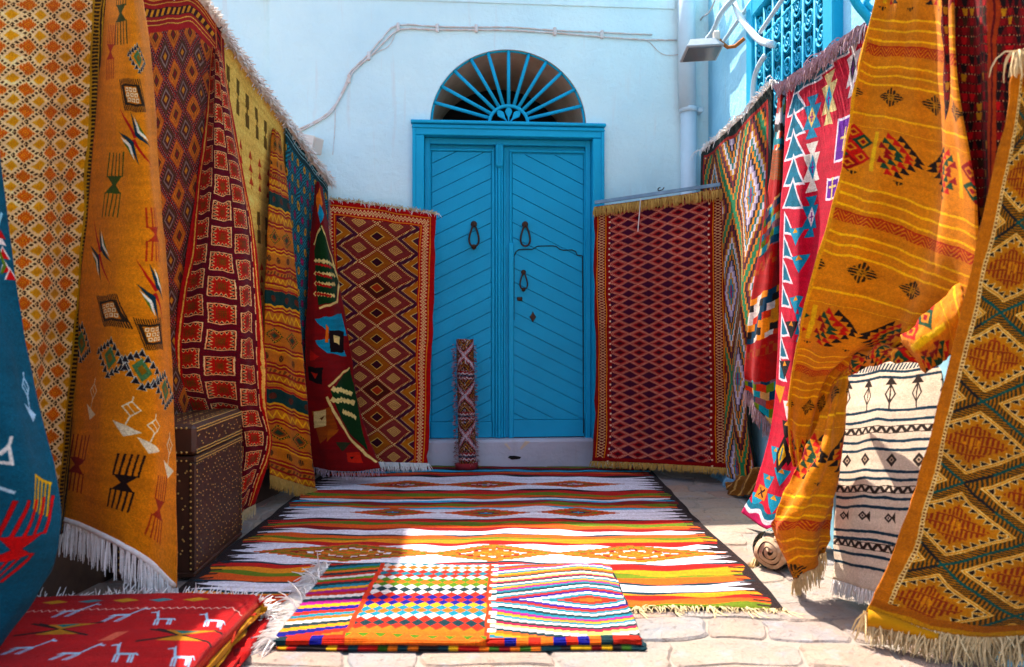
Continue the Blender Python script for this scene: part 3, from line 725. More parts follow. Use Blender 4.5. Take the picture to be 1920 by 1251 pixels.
# ------------------------------------------------------------------ shared motifs
def lattice(cv, cw, ch, x0=0., y0=0.):
    a = (cv.X - x0) / cw; b = (cv.Y - y0) / ch; s, t = a + b, a - b
    i, j = np.round(s), np.round(t); return ((i + j) % 2 == 0), s - i, t - j, ((i + j) / 2), ((i - j) / 2)
def comb(cv, x, y, w, h, c, sh=-.12, lw=.006, n=5):
    S = lambda dx, dy: (x + dx + sh * dy, y + dy)
    for k in range(n):
        dx = (k / (n - 1) - .5) * w
        cv.line([S(dx, -h / 2), S(dx, -h * .13)], lw, c); cv.line([S(dx, h / 2), S(dx, h * .13)], lw, c)
    cv.poly([S(-w / 2, -h * .14), S(w / 2, -h * .14), S(w * .12, 0), S(w / 2, h * .14), S(-w / 2, h * .14), S(-w * .12, 0)], c)
def beads(cv, x, y, w, h, sh=.25):
    S = lambda dx, dy: (x + dx + sh * dy * 0, y + dy + sh * dx)
    cv.poly([S(-w * .22, 0), S(0, -h * .34), S(w * .22, 0), S(0, h * .34)], '#4E7A58'); cv.poly([S(-w * .1, 0), S(0, -h * .15), S(w * .1, 0), S(0, h * .15)], '#8A6A18')
    for k in range(5):
        t = k / 4
        for sx, sy in ((1, 1), (1, -1), (-1, 1), (-1, -1)):
            cx, cy = sx * w * .5 * t, sy * h * .48 * (1 - t); q = w * .085
            a = S(cx, cy)
            cv.poly([(a[0] - q * 1.3, a[1] + q * 1.1), (a[0] + q * 1.3, a[1] + q * 1.1), (a[0], a[1] - q * 1.5)], '#C8D0C8')
            cv.poly([(a[0] - q, a[1] + q), (a[0] + q, a[1] + q), (a[0], a[1] - q * 1.1)], '#1A1A20')
def grid_diamond(cv, x, y, w, h, sk=.5):
    S = lambda dx, dy: (x + dx + sk * dy * .6, y + dy)
    for k in range(14):
        t = -.5 + (k + .5) / 14
        cv.line([S(t * w, -h * .5), S(t * w * .9, h * .5)], w * .035, '#2A2418')
    cv.poly([S(-w * .42, -h * .33), S(w * .36, -h * .33), S(w * .42, h * .33), S(-w * .36, h * .33)], '#2E2A1C')
    cv.poly([S(-w * .28, -h * .26), S(w * .26, -h * .26), S(w * .28, h * .26), S(-w * .26, h * .26)], '#C87812')
    for i in range(3):
        for j in range(3):
            cx, cy = (i - 1) * w * .17, (j - 1) * h * .16; a = S(cx, cy); q = w * .065; r_ = h * .065
            cv.rect(a[0] - q, a[1] - r_, a[0] + q, a[1] + r_, '#E8DCC0'); cv.rect(a[0] - q * .45, a[1] - r_ * .45, a[0] + q * .45, a[1] + r_ * .45, '#B06A20')
def cross_x(cv, x, y, w, h, c1='#B01C14', sk=.35):
    S = lambda dx, dy: (x + dx * w, y + (dy + sk * dx) * h)
    cv.poly([S(-.02, .0), S(-.5, -.5), S(.08, -.06)], c1); cv.poly([S(.02, 0), S(.5, .45), S(-.08, .06)], c1)
    for s_ in (1, -1):
        cv.poly([S(.02 * s_, -.08 * s_), S(.5 * s_, .0), S(.16 * s_, -.16 * s_), S(-.12 * s_, -.5 * s_)], '#123848')
        cv.poly([S(.1 * s_, -.18 * s_), S(.42 * s_, -.08 * s_), S(-.02 * s_, -.46 * s_)], '#E8E0D0')
        cv.poly([S(.16 * s_, -.24 * s_), S(.34 * s_, -.16 * s_), S(.06 * s_, -.42 * s_)], '#4E7040')
def lampbird(cv, x, y, w, h, c='#EADBC0', lw=.005):
    cv.line([(x + w * .1, y - h * .5), (x + w * .05, y - h * .36)], lw, c)
    P4 = [(x - w * .22, y - h * .22), (x + w * .05, y - h * .38), (x + w * .3, y - h * .2), (x + w * .02, y - h * .02), (x - w * .22, y - h * .22)]
    cv.line(P4, lw, c); cv.line([(x + .0 * w, y - h * .02), (x - w * .12, y + h * .2)], lw, c); cv.line([(x - w * .08, y - h * .3), (x + w * .14, y - h * .1)], lw * .8, c)
    cv.poly([(x - w * .5, y + h * .1), (x - w * .15, y + h * .5), (x + w * .35, y + h * .36)], c)

# ------------------------------------------------------------------ RUGS ON THE LEFT
# cream rug with rust diamonds
R = rug('cream_diamond_rug', 'cream hanging rug with rust and ochre diamonds and dark yellow edge, far left')
s = Sheet([[(-70, -40, 2.50), (60, -40, 2.74), (150, -40, 2.95), (214, -40, 3.09)],
           [(-70, 250, 2.48), (55, 250, 2.72), (140, 250, 2.93), (200, 250, 3.07)],
           [(-60, 560, 2.47), (50, 560, 2.70), (122, 560, 2.89), (176, 560, 3.02)],
           [(-50, 800, 2.46), (45, 800, 2.68), (98, 800, 2.83), (146, 800, 2.95)],
           [(-45, 1030, 2.45), (35, 1020, 2.62), (80, 1010, 2.76), (122, 1000, 2.88)]], 60, 110, .014, [(.012, 2.2, .2, .1, 1)], seed=3)
def tex(s):
    cv = Cv(s.Wm, s.Hm, 560, '#F4D6AE', .004, 3)
    rust, p, q, I, J = lattice(cv, .100, .079, .02, .02); m = np.maximum(abs(p), abs(q))
    ln = (m > .425); cv.put(ln & (fr(np.where(abs(p) > abs(q), q, p) * 4.5) < .55), '#3C2815')
    jag = .05 * (fr((cv.X + cv.Y) * 160) > .5)
    k = rust & (m < .31 + jag); cv.put(k, '#C4531E'); cv.put(rust & (m > .10) & (m < .15), '#E0A050'); cv.put(rust & (m > .21) & (m < .25), '#D98A3C'); cv.put(rust & (m < .05), '#E0A050')
    cv.put(rust & (m > .25) & (m < .36) & (fr(cv.X * 115) < .25), '#EFD6B0')
    cv.put(~rust & (m < .21 + jag), '#D69A34'); cv.put(~rust & (m < .2) & (fr(cv.X * 90) < .3), '#DDA648')
    e = cv.W - cv.X
    cv.put(e < .085, '#B08A28'); cv.put((e < .075) & (e > .05) & (fr(cv.Y * 70) < .6), '#2A1E0C'); cv.put((e < .046) & (e > .040), '#2A1E0C'); cv.put(e < .034, '#241A0C'); cv.put((e < .022) & (e > .012) & (fr((cv.Y + cv.X) * 60) < .5), '#C09A34')
    return cv.done()
s.build('woven_panel', cloth_mat('cream_diamond_weave', tex(s), s.Wm, s.Hm), R)

# orange rug with scattered signs
R = rug('orange_symbol_rug', 'orange hanging rug with scattered symbols and white tassels, left')
s = Sheet([[(202, -14, 3.00), (225, -14, 2.86), (250, -14, 2.84), (268, -14, 2.98)],
           [(184, 150, 3.00), (222, 150, 2.84), (264, 150, 2.82), (286, 150, 2.98)],
           [(172, 330, 2.98), (220, 330, 2.82), (276, 330, 2.80), (299, 330, 2.96)],
           [(155, 500, 2.96), (212, 500, 2.79), (286, 500, 2.79), (316, 500, 2.95)],
           [(141, 680, 2.94), (206, 680, 2.78), (286, 690, 2.78), (324, 690, 2.94)],
           [(122, 850, 2.92), (196, 855, 2.77), (286, 865, 2.77), (330, 870, 2.93)],
           [(112, 972, 2.90), (200, 1005, 2.77), (275, 1050, 2.78), (331, 1104, 2.92)]], 72, 150, .016, [(.006, 1.5, .3, .2, 1)], seed=5)
def tex(s):
    cv = Cv(s.Wm, s.Hm, 620, '#DA8A1A', .003, 5)
    A = s.inv_m; sx = 1.0
    A0 = A
    def B_(f, px, py, w, *r):
        x, y, k = s.inv_k(px, py); f(cv, x, y, w * min(k, 1.35), *r)
    comb(cv, *A(225, 22), .11, .24, '#3C4A1C', 0.05, .009)
    comb(cv, *A(207, 95), .09, .2, '#A8380C', 0, .008)
    beads(cv, *A(258, 112), .11, .10)
    grid_diamond(cv, *A(247, 180), .13, .12); B_(grid_diamond, 206, 580, .15, .12, .9); B_(grid_diamond, 291, 630, .11, .11, .6)
    cross_x(cv, *A(250, 258), .17, .19); B_(cross_x, 188, 475, .17, .19); B_(cross_x, 292, 545, .13, .19)
    comb(cv, *A(213, 348), .11, .24, '#3E5A24', -.15, .008); comb(cv, *A(291, 440), .07, .2, '#B03A10', 0, .006)
    for q in ((152, 640), (205, 667), (265, 696), (309, 730)): B_(beads, *q, .15, .13, .3)
    for q in ((173, 752), (240, 783), (289, 815), (317, 850)): B_(lampbird, *q, .105, .15)
    B_(comb, 143, 872, .13, .25, '#8A2A0C', -.15, .008); B_(comb, 232, 905, .075, .21, '#241C18', -.2, .006); B_(comb, 298, 952, .07, .21, '#A03A12', -.18, .005)
    return cv.done(.05, .10, .06)
s.build('woven_panel', cloth_mat('orange_symbol_weave', tex(s), s.Wm, s.Hm, 300), R)
fringe(R, s, 'bottom', .125, .025, M['fringe_white'], 9, .0021, .5, 5, True, curl=.16)
mb = MB(); e, d, n = s.edge('bottom'); mb.tube([q + nn * .004 for q, nn in zip(e[::3], n[::3])], .012, 6); mb.build('white_hem', M['fringe_white'], R, True)

# lattice rug with orange and grey squares, on the wall
R = rug('brown_lattice_rug', 'brown and orange lattice rug with red border along the sloping wall top, left')
def onwall(d, z, off): 
    return (lx(d) + off, d, z)
s = Sheet([[onwall(d, lz(d) - .03, .035) for d in (3.2, 3.55, 3.85, 4.16)],
           [onwall(d, lz(d) - .9, .06) for d in (3.2, 3.55, 3.85, 4.16)],
           [onwall(d, .9, .08) for d in (3.2, 3.55, 3.85, 4.14)],
           [onwall(d, .1, .10) for d in (3.2, 3.55, 3.85, 4.12)]], 60, 110, .012, [(.01, 1.6, .3, .2, 1)], seed=8, world=True)
def tex(s):
    cv = Cv(s.Wm, s.Hm, 560, '#7A2418', .004, 8)
    rr, p, q, I, J = lattice(cv, .155, .19, .03, .02); m = np.maximum(abs(p), abs(q))
    cv.put(rr, '#D27C18'); cv.put(~rr, '#4A3028')
    hat = fr((cv.X * 90)) < .4
    cv.put(rr & (m < .40) & (m > .33), '#B85A10'); cv.put(rr & (m < .28) & (m > .20) & hat, '#8A3A14'); cv.put(rr & (m < .16), '#5A3A24'); cv.put(rr & (m < .09), '#7A1A14')
    cv.put(~rr & (m < .40) & (m > .30) & hat, '#6A5A40'); cv.put(~rr & (m < .27) & (m > .2), '#8A7C78'); cv.put(~rr & (m < .17), '#5A2A20'); cv.put(~rr & (m < .10), '#C88A30')
    cv.put(m > .41, '#3A1412'); dash = fr(np.where(abs(p) > abs(q), q, p) * 8) < .5
    cv.put((m > .43) & dash, '#A89A94'); cv.put((m > .465) & dash, '#B0241C')
    cv.put((m > .38) & (m < .41) & dash, '#A02018')
    for y0, y1, c in ((0, .19, '#A61A16'), (.03, .036, '#E2B884'), (.05, .056, '#E2B884'), (.075, .115, '#3A1414'), (.13, .136, '#E2B884'), (.152, .158, '#E2B884')):
        cv.put((cv.Y >= y0) & (cv.Y < y1), c)
    cv.put((cv.Y >= .078) & (cv.Y < .112) & (fr(cv.X * 22 + (cv.Y - .078) * 14) < .5), '#E2A050')
    e = cv.W - cv.X
    cv.put(e < .10, '#A61A16'); cv.put((e > .03) & (e < .036), '#E2B884'); cv.put((e > .045) & (e < .075) & (fr(cv.Y * 22 + e * 14) < .5), '#3A1414'); cv.put((e > .085) & (e < .091), '#E2B884')
    return cv.done()
s.build('woven_panel', cloth_mat('brown_lattice_weave', tex(s), s.Wm, s.Hm), R)
fringe(R, s, 'top', .06, .006, M['fringe_white'], 7, .0040, .15, 8, curl=1.0, inset=.012)

# yellow rug on the wall
R = rug('yellow_rug', 'plain yellow rug with small brown and red figures on the left wall')
s = Sheet([[onwall(d, lz(d) - .05, .03) for d in (4.14, 4.4, 4.7, 5.0)],
           [onwall(d, 1.5, .04) for d in (4.14, 4.4, 4.7, 5.0)],
           [onwall(d, .2, .05) for d in (4.14, 4.4, 4.7, 5.0)]], 40, 90, .012, [(.006, 2.2, .1, .2, 1)], seed=12, world=True)
def tex(s):
    cv = Cv(s.Wm, s.Hm, 480, '#F4CC90', .003, 12)
    for i in range(7):
        x = .07 + i * .118
        for k in range(6):
            y = .20 + k * .62 + .012 * i + (.11 if i > 5 else 0)
            cv.rect(x - .02, y - .09, x + .02, y - .015, '#6E5A28'); cv.rect(x - .007, y - .02, x + .007, y + .02, '#6E5A28'); cv.rect(x - .02, y + .015, x + .02, y + .09, '#6E5A28')
            for j in range(3): cv.tri(x + .03, y + .25 + j * .075, .045, .05, '#C0400E'); cv.rect(x + .028, y + .25 + j * .075, x + .033, y + .275 + j * .075, '#C0400E')
    return cv.done(.06, .1, .05)
s.build('woven_panel', cloth_mat('yellow_weave', tex(s), s.Wm, s.Hm), R)
fringe(R, s, 'top', .075, .006, M['fringe_white'], 8, .0042, .35, 12, curl=1.0, inset=.015)

# red zigzag rug
R = rug('red_zigzag_rug', 'red rug with stepped zigzag of toothed squares hanging behind the studded chest')
s = Sheet([[(398, 88, 4.02), (404, 90, 3.99), (410, 95, 3.97), (416, 104, 4.00)],
           [(382, 250, 3.90), (402, 250, 3.86), (424, 255, 3.88), (446, 265, 3.98)],
           [(360, 420, 3.76), (396, 420, 3.74), (440, 425, 3.80), (476, 430, 3.95)],
           [(337, 560, 3.64), (384, 560, 3.66), (446, 565, 3.76), (488, 570, 3.94)],
           [(326, 680, 3.60), (376, 685, 3.68), (450, 690, 3.80), (496, 695, 3.96)],
           [(344, 770, 3.72), (396, 775, 3.84), (456, 780, 3.90), (501, 780, 4.00)],
           [(386, 850, 3.95), (420, 850, 3.93), (462, 850, 3.96), (507, 845, 4.04)],
           [(386, 1010, 3.98), (410, 1005, 3.95), (436, 990, 3.98), (474, 945, 4.10)]], 64, 120, .014, [(.016, 2.6, .25, .35, 1)], seed=14)
def tex(s):
    cv = Cv(s.Wm, s.Hm, 640, '#5C1620', .004, 14)
    cv.put(np.ones(cv.X.shape, bool), '#6A1A2A'); cv.put((fr(cv.X * 130) < .55) & (fr(cv.Y * 130 + np.floor(cv.X * 130) * .5) < .5), '#4A1A34'); cv.put((fr(cv.X * 130) < .3) & (fr(cv.Y * 65) < .3), '#8A1A1C')
    # squares in columns; the dark bands between them step down from column to column
    a, hb, cb_ = .108, .098, .032; V = hb + cb_; x = cv.X / a; col = np.floor(x); fx = x - col
    xs_ = np.abs(fr(col / 6) * 6 - 3); yy = (cv.Y - cb_ * col) % V; v = yy - cb_; sq = v > 0
    hx = np.minimum(fx, 1 - fx) * a - .007; sq = sq & (hx > 0); e = np.minimum(hx, np.minimum(v, hb - v))
    cv.put(sq & (e < .0042), '#F6D8AC'); cv.put(sq & (e >= .0042), '#C4241E')
    k = sq & (e > .0060) & (e < .0205); tooth = np.where(hx < np.minimum(v, hb - v), v, fx * a)
    h = (e - .0060) / .0145; tt = np.abs(fr(tooth * 56) * 2 - 1)
    cv.put(k & (h < tt), '#F6D8AC'); cv.put(k & (h < tt - .36), '#1E0C0C')
    k = sq & (e > .024); cv.put(k & (fr(cv.X * 120) < .5), '#7A6040'); cv.put(k & (fr(cv.Y * 120) < .35), '#9A2A20'); cv.put(sq & (e > .034) & (fr((cv.X + cv.Y) * 110) < .5), '#6A5A3A')
    ed = cv.W - cv.X; cv.put(ed < .03, '#B01818'); cv.put((ed < .022) & (ed > .016), '#EBC08A')
    cv.put(cv.X < .03, '#B01818'); cv.put((cv.X < .022) & (cv.X > .015), '#EBC08A')
    return cv.done()
s.build('woven_panel', cloth_mat('red_zigzag_weave', tex(s), s.Wm, s.Hm), R)
fringe(R, s, 'bottom', .06, .012, M['fringe_cream'], 5, .0025, .4, 14, t0=.55)

# orange rug with green stripes
R = rug('orange_striped_rug', 'narrow orange rug with red lines and dark green bands, tan fringe, left')
s = Sheet([[(512, 240, 4.72), (518, 243, 4.74), (526, 252, 4.82)],
           [(503, 420, 4.52), (522, 425, 4.60), (547, 435, 4.80)],
           [(496, 580, 4.46), (525, 585, 4.58), (562, 595, 4.80)],
           [(494, 740, 4.46), (530, 745, 4.60), (576, 765, 4.82)],
           [(506, 890, 4.50), (545, 903, 4.66), (591, 916, 4.88)]], 40, 130, .012, [(.008, 2.0, .2, .1, 1)], seed=17)
def tex(s):
    cv = Cv(s.Wm, s.Hm, 560, '#C67818', .004, 17)
    y = cv.Y + .10 * cv.X * 0; per = .60
    t = (cv.Y + .17) % per; D = '#1C1A12'
    bands = [(0, .085, '#123E3C'), (.085, .098, '#E0A83C'), (.098, .11, '#9C1C10'), (.11, .118, '#E0A83C'), (.118, .13, '#9C1C10'), (.13, .185, '#C67818'), (.185, .197, '#9C1C10'), (.197, .205, '#E0A83C'), (.205, .217, '#9C1C10'),
             (.33, .342, '#9C1C10'), (.342, .35, '#E0A83C'), (.35, .362, '#9C1C10'), (.362, .372, '#E0A83C'), (.44, .452, '#9C1C10'), (.452, .46, '#E0A83C'), (.46, .475, '#9C1C10'), (.50, .512, '#9C1C10'), (.55, .562, '#9C1C10'), (.562, .57, '#E0A83C'), (.585, .597, '#9C1C10')]
    for a, b, c in bands: cv.put((t >= a) & (t < b), c)
    k = (t > .135) & (t < .18); z = (t - .135) / .045; cv.put(k & (np.abs(z - np.abs(fr(cv.X * 18) * 2 - 1)) < .22), '#E8B040')
    k = (t > .22) & (t < .325); z = np.abs((t - .2725) / .0525); w = np.abs(fr(cv.X / .16) * 2 - 1); cv.put(k & (z + w < .55), '#8A4A18'); cv.put(k & (np.abs(z + w - .8) < .1), '#2A2814'); cv.put(k & (np.abs(z + w - .8) < .045) & (fr(cv.X * 70) < .5), '#F0C860'); cv.put(k & (z + w < .32), '#2E4A30')
    k = (t > .375) & (t < .435); cv.put(k & (np.hypot(((cv.X + .04) % .11 - .055) , (t - .405)) < .02) & (fr(cv.X * 130) < .6), D)
    k = (t > .48) & (t < .5); cv.put(k & (fr(cv.X * 30 + t * 20) < .5), '#7A4A12')
    k = (t > .515) & (t < .548); z = (t - .515) / .033; cv.put(k & (np.abs(z - np.abs(fr(cv.X * 22) * 2 - 1)) < .22), '#E8B040')
    k = (t > .015) & (t < .07); cv.put(k & (np.hypot((cv.X % .13 - .065), (t - .042) * 1.3) < .026), '#5E3018')
    return cv.done()
s.build('woven_panel', cloth_mat('orange_striped_weave', tex(s), s.Wm, s.Hm), R)
fringe(R, s, 'bottom', .075, .012, M['fringe_tan'], 6, .0026, .45, 17, curl=.3)

# dark teal flowered rug on the wall
R = rug('teal_flower_rug', 'dark teal rug with yellow and purple flowers in the left corner')
s = Sheet([[onwall(d, lz(d) - .07, .05) for d in (4.92, 5.2, 5.45, 5.66)],
           [onwall(d, 1.2, .06) for d in (4.92, 5.2, 5.45, 5.66)],
           [onwall(d, .08, .08) for d in (4.92, 5.2, 5.45, 5.64)]], 36, 80, .012, [(.008, 2, .1, .4, 1)], seed=21, world=True)
def tex(s):
    cv = Cv(s.Wm, s.Hm, 480, '#12505C', .006, 21)
    rr, p, q, I, J = lattice(cv, .10, .135); m = np.hypot(p, q)
    cv.put(m > .40, '#1A8C9C'); cv.put((m > .40) & (fr((cv.X + cv.Y) * 45) < .5), '#0E3E4C')
    cv.put((m < .26) & rr, '#C8961E'); cv.put((m < .26) & ~rr, '#761A50'); cv.put((m < .1) & rr, '#7A3A10'); cv.put((m < .1) & ~rr, '#B05A80')
    cv.put((m > .29) & (m < .33) & (fr(cv.Y * 60) < .5), '#2AA0B0')
    cv.put(cv.Y < .10, '#0E4650'); cv.put((cv.Y > .03) & (cv.Y < .045), '#9CC8D0'); cv.put((cv.Y > .06) & (cv.Y < .068), '#9CC8D0')
    return cv.done()
s.build('woven_panel', cloth_mat('teal_flower_weave', tex(s), s.Wm, s.Hm), R)
fringe(R, s, 'top', .08, .007, M['fringe_white'], 8, .0042, .4, 21, curl=1.0, inset=.015)
fringe(R, s, 'right', .05, .02, M['fringe_brown'], 6, .003, .4, 22, t0=.05, t1=.5, curl=.5, name='side_fringe')

# large frontal rug left of the door
R = rug('plum_lattice_rug', 'plum and ochre concentric-diamond rug with red zigzag border left of the door')
s = Sheet([[(598, 372, 5.66), (660, 379, 5.70), (740, 390, 5.69), (817, 402, 5.70)],
           [(600, 500, 5.64), (660, 505, 5.68), (738, 512, 5.67), (814, 520, 5.69)],
           [(604, 640, 5.62), (662, 644, 5.66), (736, 648, 5.65), (810, 655, 5.67)],
           [(608, 790, 5.60), (664, 790, 5.64), (736, 795, 5.62), (805, 800, 5.66)],
           [(612, 866, 5.55), (660, 865, 5.60), (735, 867, 5.58), (801, 869, 5.62)]], 72, 110, .012, [(.005, 2.3, .2, .1, 1)], seed=25)
def tex(s):
    cv = Cv(s.Wm, s.Hm, 700, '#7A2C2C', .003, 25)
    A = s.inv_m; x0, y0 = A(736, 525); x1, _ = A(670, 525); _, y1 = A(738, 485)
    cw = 2 * abs(s.inv_m(738, 530)[0] - s.inv_m(671, 530)[0]); ch = 0.5 * 2 * (s.inv_m(735, 575)[1] - s.inv_m(737, 474)[1]) / 2
    xc = s.inv_m(705, 445)[0]; yc = s.inv_m(705, 445)[1]; cw = .262; ch = .190
    rr, p, q, I, J = lattice(cv, cw, ch, xc, yc); m = np.maximum(abs(p), abs(q))
    hat = (fr(cv.X * 160) < .5) & (fr(cv.Y * 160) < .5)
    ci = (np.floor(J * 1.0 + I * 3) % 4).astype(int)
    cols = cv.lut(ci, ['#B06A1C', '#A86A34', '#3E1A24', '#9A3A16']); cv.a[rr] = cols[rr]
    cc = cv.lut(ci, ['#3A1A28', '#3A1A28', '#A83A1A', '#3A1A28']); k = rr & (m < .2); cv.put(k, '#EBC690'); k = rr & (m < .17); cv.a[k] = cc[k]
    cv.put(rr & hat & (m > .2) & (m < .42), '#7E4418')
    cv.put(~rr, '#7C4044'); cv.put(~rr & hat, '#A07470')
    for a, b in ((.2, .165), (.13, .095), (.06, .03)): cv.put(~rr & (m < a) & (m > b), '#EBC690')
    side = np.abs(cv.X - xc) > cw * .62
    cv.put((m > .42), '#8A1A1C'); dash = fr(np.where(abs(p) > abs(q), q, p) * 11) < .5
    cv.put((m > .45) & dash, '#EFD8A8')
    # the dark blue-plum zigzag and ochre zone towards the edges
    d = np.abs(cv.X - xc); zz = d - cw * (1.0 - .5 * np.abs(fr((cv.Y - yc) / ch) * 2 - 1))
    k = zz > -.004; cv.put(k, '#EFD8A8'); cv.put(k & (fr((cv.Y + cv.X) * 70) < .5), '#8A1A1C')
    cv.put(zz > .008, '#4A2A40'); cv.put((zz > .045), '#EFD8A8'); cv.put((zz > .045) & (fr((cv.Y + cv.X) * 70) < .5), '#8A1A1C'); cv.put(zz > .057, '#B8742A'); cv.put(zz > .11, '#EFD8A8'); cv.put(zz > .117, '#4A2A40')
    W, H = cv.W, cv.H
    e = np.minimum(np.minimum(cv.X, W - cv.X), cv.Y); hor = cv.Y < np.minimum(cv.X, W - cv.X); al = np.where(hor, cv.X, cv.Y)
    cv.put(e < .115, '#B8242A'); cv.put((e > .033) & (e < .041), '#E2A478'); cv.put((e > .1) & (e < .107), '#E2A478')
    k = (e > .045) & (e < .095); z = (e - .07) / .025 - .45 * (np.abs(fr(al * 38) * 4 - 2) - 1); cv.put(k & (np.abs(z) < .62), '#F0D2AC'); cv.put(k & (np.abs(z) < .16), '#C0503A')
    return cv.done(.05, .05)
s.build('woven_panel', cloth_mat('plum_lattice_weave', tex(s), s.Wm, s.Hm), R)
fringe(R, s, 'top', .035, .009, M['fringe_cream'], 4, .0026, .3, 25, curl=.8)
fringe(R, s, 'top', .055, .07, M['fringe_white'], 9, .0022, .7, 26, True, curl=.6)
fringe(R, s, 'bottom', .08, .011, M['fringe_white'], 5, .0024, .3, 27, curl=.4, outdir=(.25, -.8, -.2))

# bold red and green kilim in front of it
R = rug('red_green_kilim', 'crumpled red kilim with green and cream toothed triangles beside the plum rug')
s = Sheet([[(590, 345, 5.28), (595, 340, 5.26), (600, 345, 5.26), (605, 352, 5.32)],
           [(583, 440, 5.22), (592, 440, 5.20), (607, 440, 5.22), (619, 445, 5.32)],
           [(578, 560, 5.16), (592, 560, 5.14), (617, 560, 5.18), (642, 560, 5.32)],
           [(573, 660, 5.12), (592, 660, 5.10), (620, 660, 5.20), (658, 655, 5.28)],
           [(573, 760, 5.10), (600, 760, 5.10), (634, 755, 5.12), (666, 740, 5.26)],
           [(579, 830, 5.10), (612, 832, 5.10), (648, 832, 5.12), (692, 825, 5.24)],
           [(584, 876, 5.10), (622, 882, 5.08), (665, 884, 5.10), (714, 878, 5.22)]], 48, 120, .014, [(.012, 1.6, .6, .1, 1)], seed=29)
def tex(s):
    cv = Cv(s.Wm, s.Hm, 640, '#7E0E12', .004, 29)
    A = s.inv_m
    Q = lambda *pts: [A(*p) for p in pts]
    def teeth(pts, c, w=.02, n=7):
        (x0, y0), (x1, y1) = Q(*pts)
        for k in range(n):
            t = (k + .5) / n; x, y = x0 + (x1 - x0) * t, y0 + (y1 - y0) * t; cv.dia(x, y, abs(x1 - x0) / n * .6 + .004, w, c)
    cv.poly(Q((600, 420), (588, 470), (596, 575), (630, 568), (634, 520), (612, 440)), '#123C1C')
    cv.line(Q((602, 425), (622, 480), (636, 530), (632, 565), (600, 580)), .016, '#E4CC9A'); cv.line(Q((600, 430), (588, 460)), .014, '#E4CC9A')
    for y in (492, 512, 530, 548): teeth(((588, y), (628, y + 6)), '#E4CC9A', .018); teeth(((590, y + 5), (622, y + 10)), '#B01C18', .012)
    for y, c in ((600, '#2090AA'), (640, '#2090AA')):
        cv.poly(Q((590, y), (640, y - 10), (650, y + 30), (615, y + 25)), c)
    cv.poly(Q((618, 620), (645, 622), (646, 660), (620, 660)), '#180808'); cv.poly(Q((624, 630), (638, 630), (636, 645), (626, 642)), '#E4CC9A'); cv.poly(Q((612, 610), (618, 612), (618, 645), (612, 645)), '#E07424')
    cv.poly(Q((578, 690), (605, 690), (602, 720), (580, 715)), '#120606'); cv.poly(Q((584, 700), (596, 700), (590, 712)), '#B8301C'); cv.poly(Q((580, 655), (600, 670), (582, 680)), '#B02018')
    cv.poly(Q((655, 690), (620, 730), (640, 790), (690, 850), (670, 740)), '#123C1C'); cv.line(Q((654, 690), (618, 725)), .016, '#E4CC9A'); cv.line(Q((612, 742), (640, 800), (685, 852), (705, 868)), .016, '#E4CC9A')
    teeth(((622, 728), (662, 738)), '#E4CC9A', .022, 6); teeth(((620, 745), (664, 756)), '#E4CC9A', .022, 6); teeth(((642, 775), (668, 782)), '#E4CC9A', .02, 5)
    cv.poly(Q((585, 770), (620, 760), (632, 800), (600, 830)), '#9A5228'); cv.poly(Q((588, 770), (612, 768), (612, 798), (588, 800)), '#DCC498'); cv.poly(Q((600, 782), (608, 778), (604, 788)), '#6A3A18')
    cv.poly(Q((616, 805), (634, 805), (612, 830)), '#A8602E'); cv.poly(Q((648, 850), (672, 848), (680, 868), (652, 868)), '#C8301C'); cv.poly(Q((630, 830), (660, 830), (640, 846)), '#2E3A24')
    cv.poly(Q((656, 856), (666, 856), (660, 863)), '#2A1010'); cv.poly(Q((598, 350), (604, 380), (596, 400), (592, 370)), '#E07A28'); cv.poly(Q((600, 380), (608, 400), (600, 420), (596, 400)), '#2090AA')
    return cv.done()
s.build('woven_panel', cloth_mat('red_green_weave', tex(s), s.Wm, s.Hm), R)
fringe(R, s, 'bottom', .06, .02, M['fringe_brown'], 4, .0024, .3, 29, outdir=(.3, -.7, -.2))

# teal rug close to the camera at the far left
R = rug('teal_symbol_rug', 'blurred teal rug with red and yellow symbols nearest the camera, left edge')
s = Sheet([[(-220, 150, 2.15), (-120, 170, 2.25), (-60, 195, 2.28), (-8, 215, 2.34)],
           [(-220, 450, 2.15), (-120, 450, 2.24), (-40, 455, 2.26), (20, 460, 2.34)],
           [(-200, 700, 2.12), (-100, 700, 2.20), (0, 705, 2.22), (56, 700, 2.32)],
           [(-190, 880, 2.1), (-90, 880, 2.16), (40, 880, 2.18), (98, 870, 2.30)],
           [(-180, 1010, 2.08), (-80, 1015, 2.14), (40, 1020, 2.16), (111, 1000, 2.28)],
           [(-180, 1150, 2.06), (-110, 1170, 2.1), (-20, 1120, 2.14), (78, 1100, 2.26)],
           [(-180, 1260, 2.04), (-130, 1260, 2.08), (-60, 1240, 2.12), (4, 1206, 2.24)]], 56, 120, .016, [(.01, 2, .3, 0, 1)], seed=33)
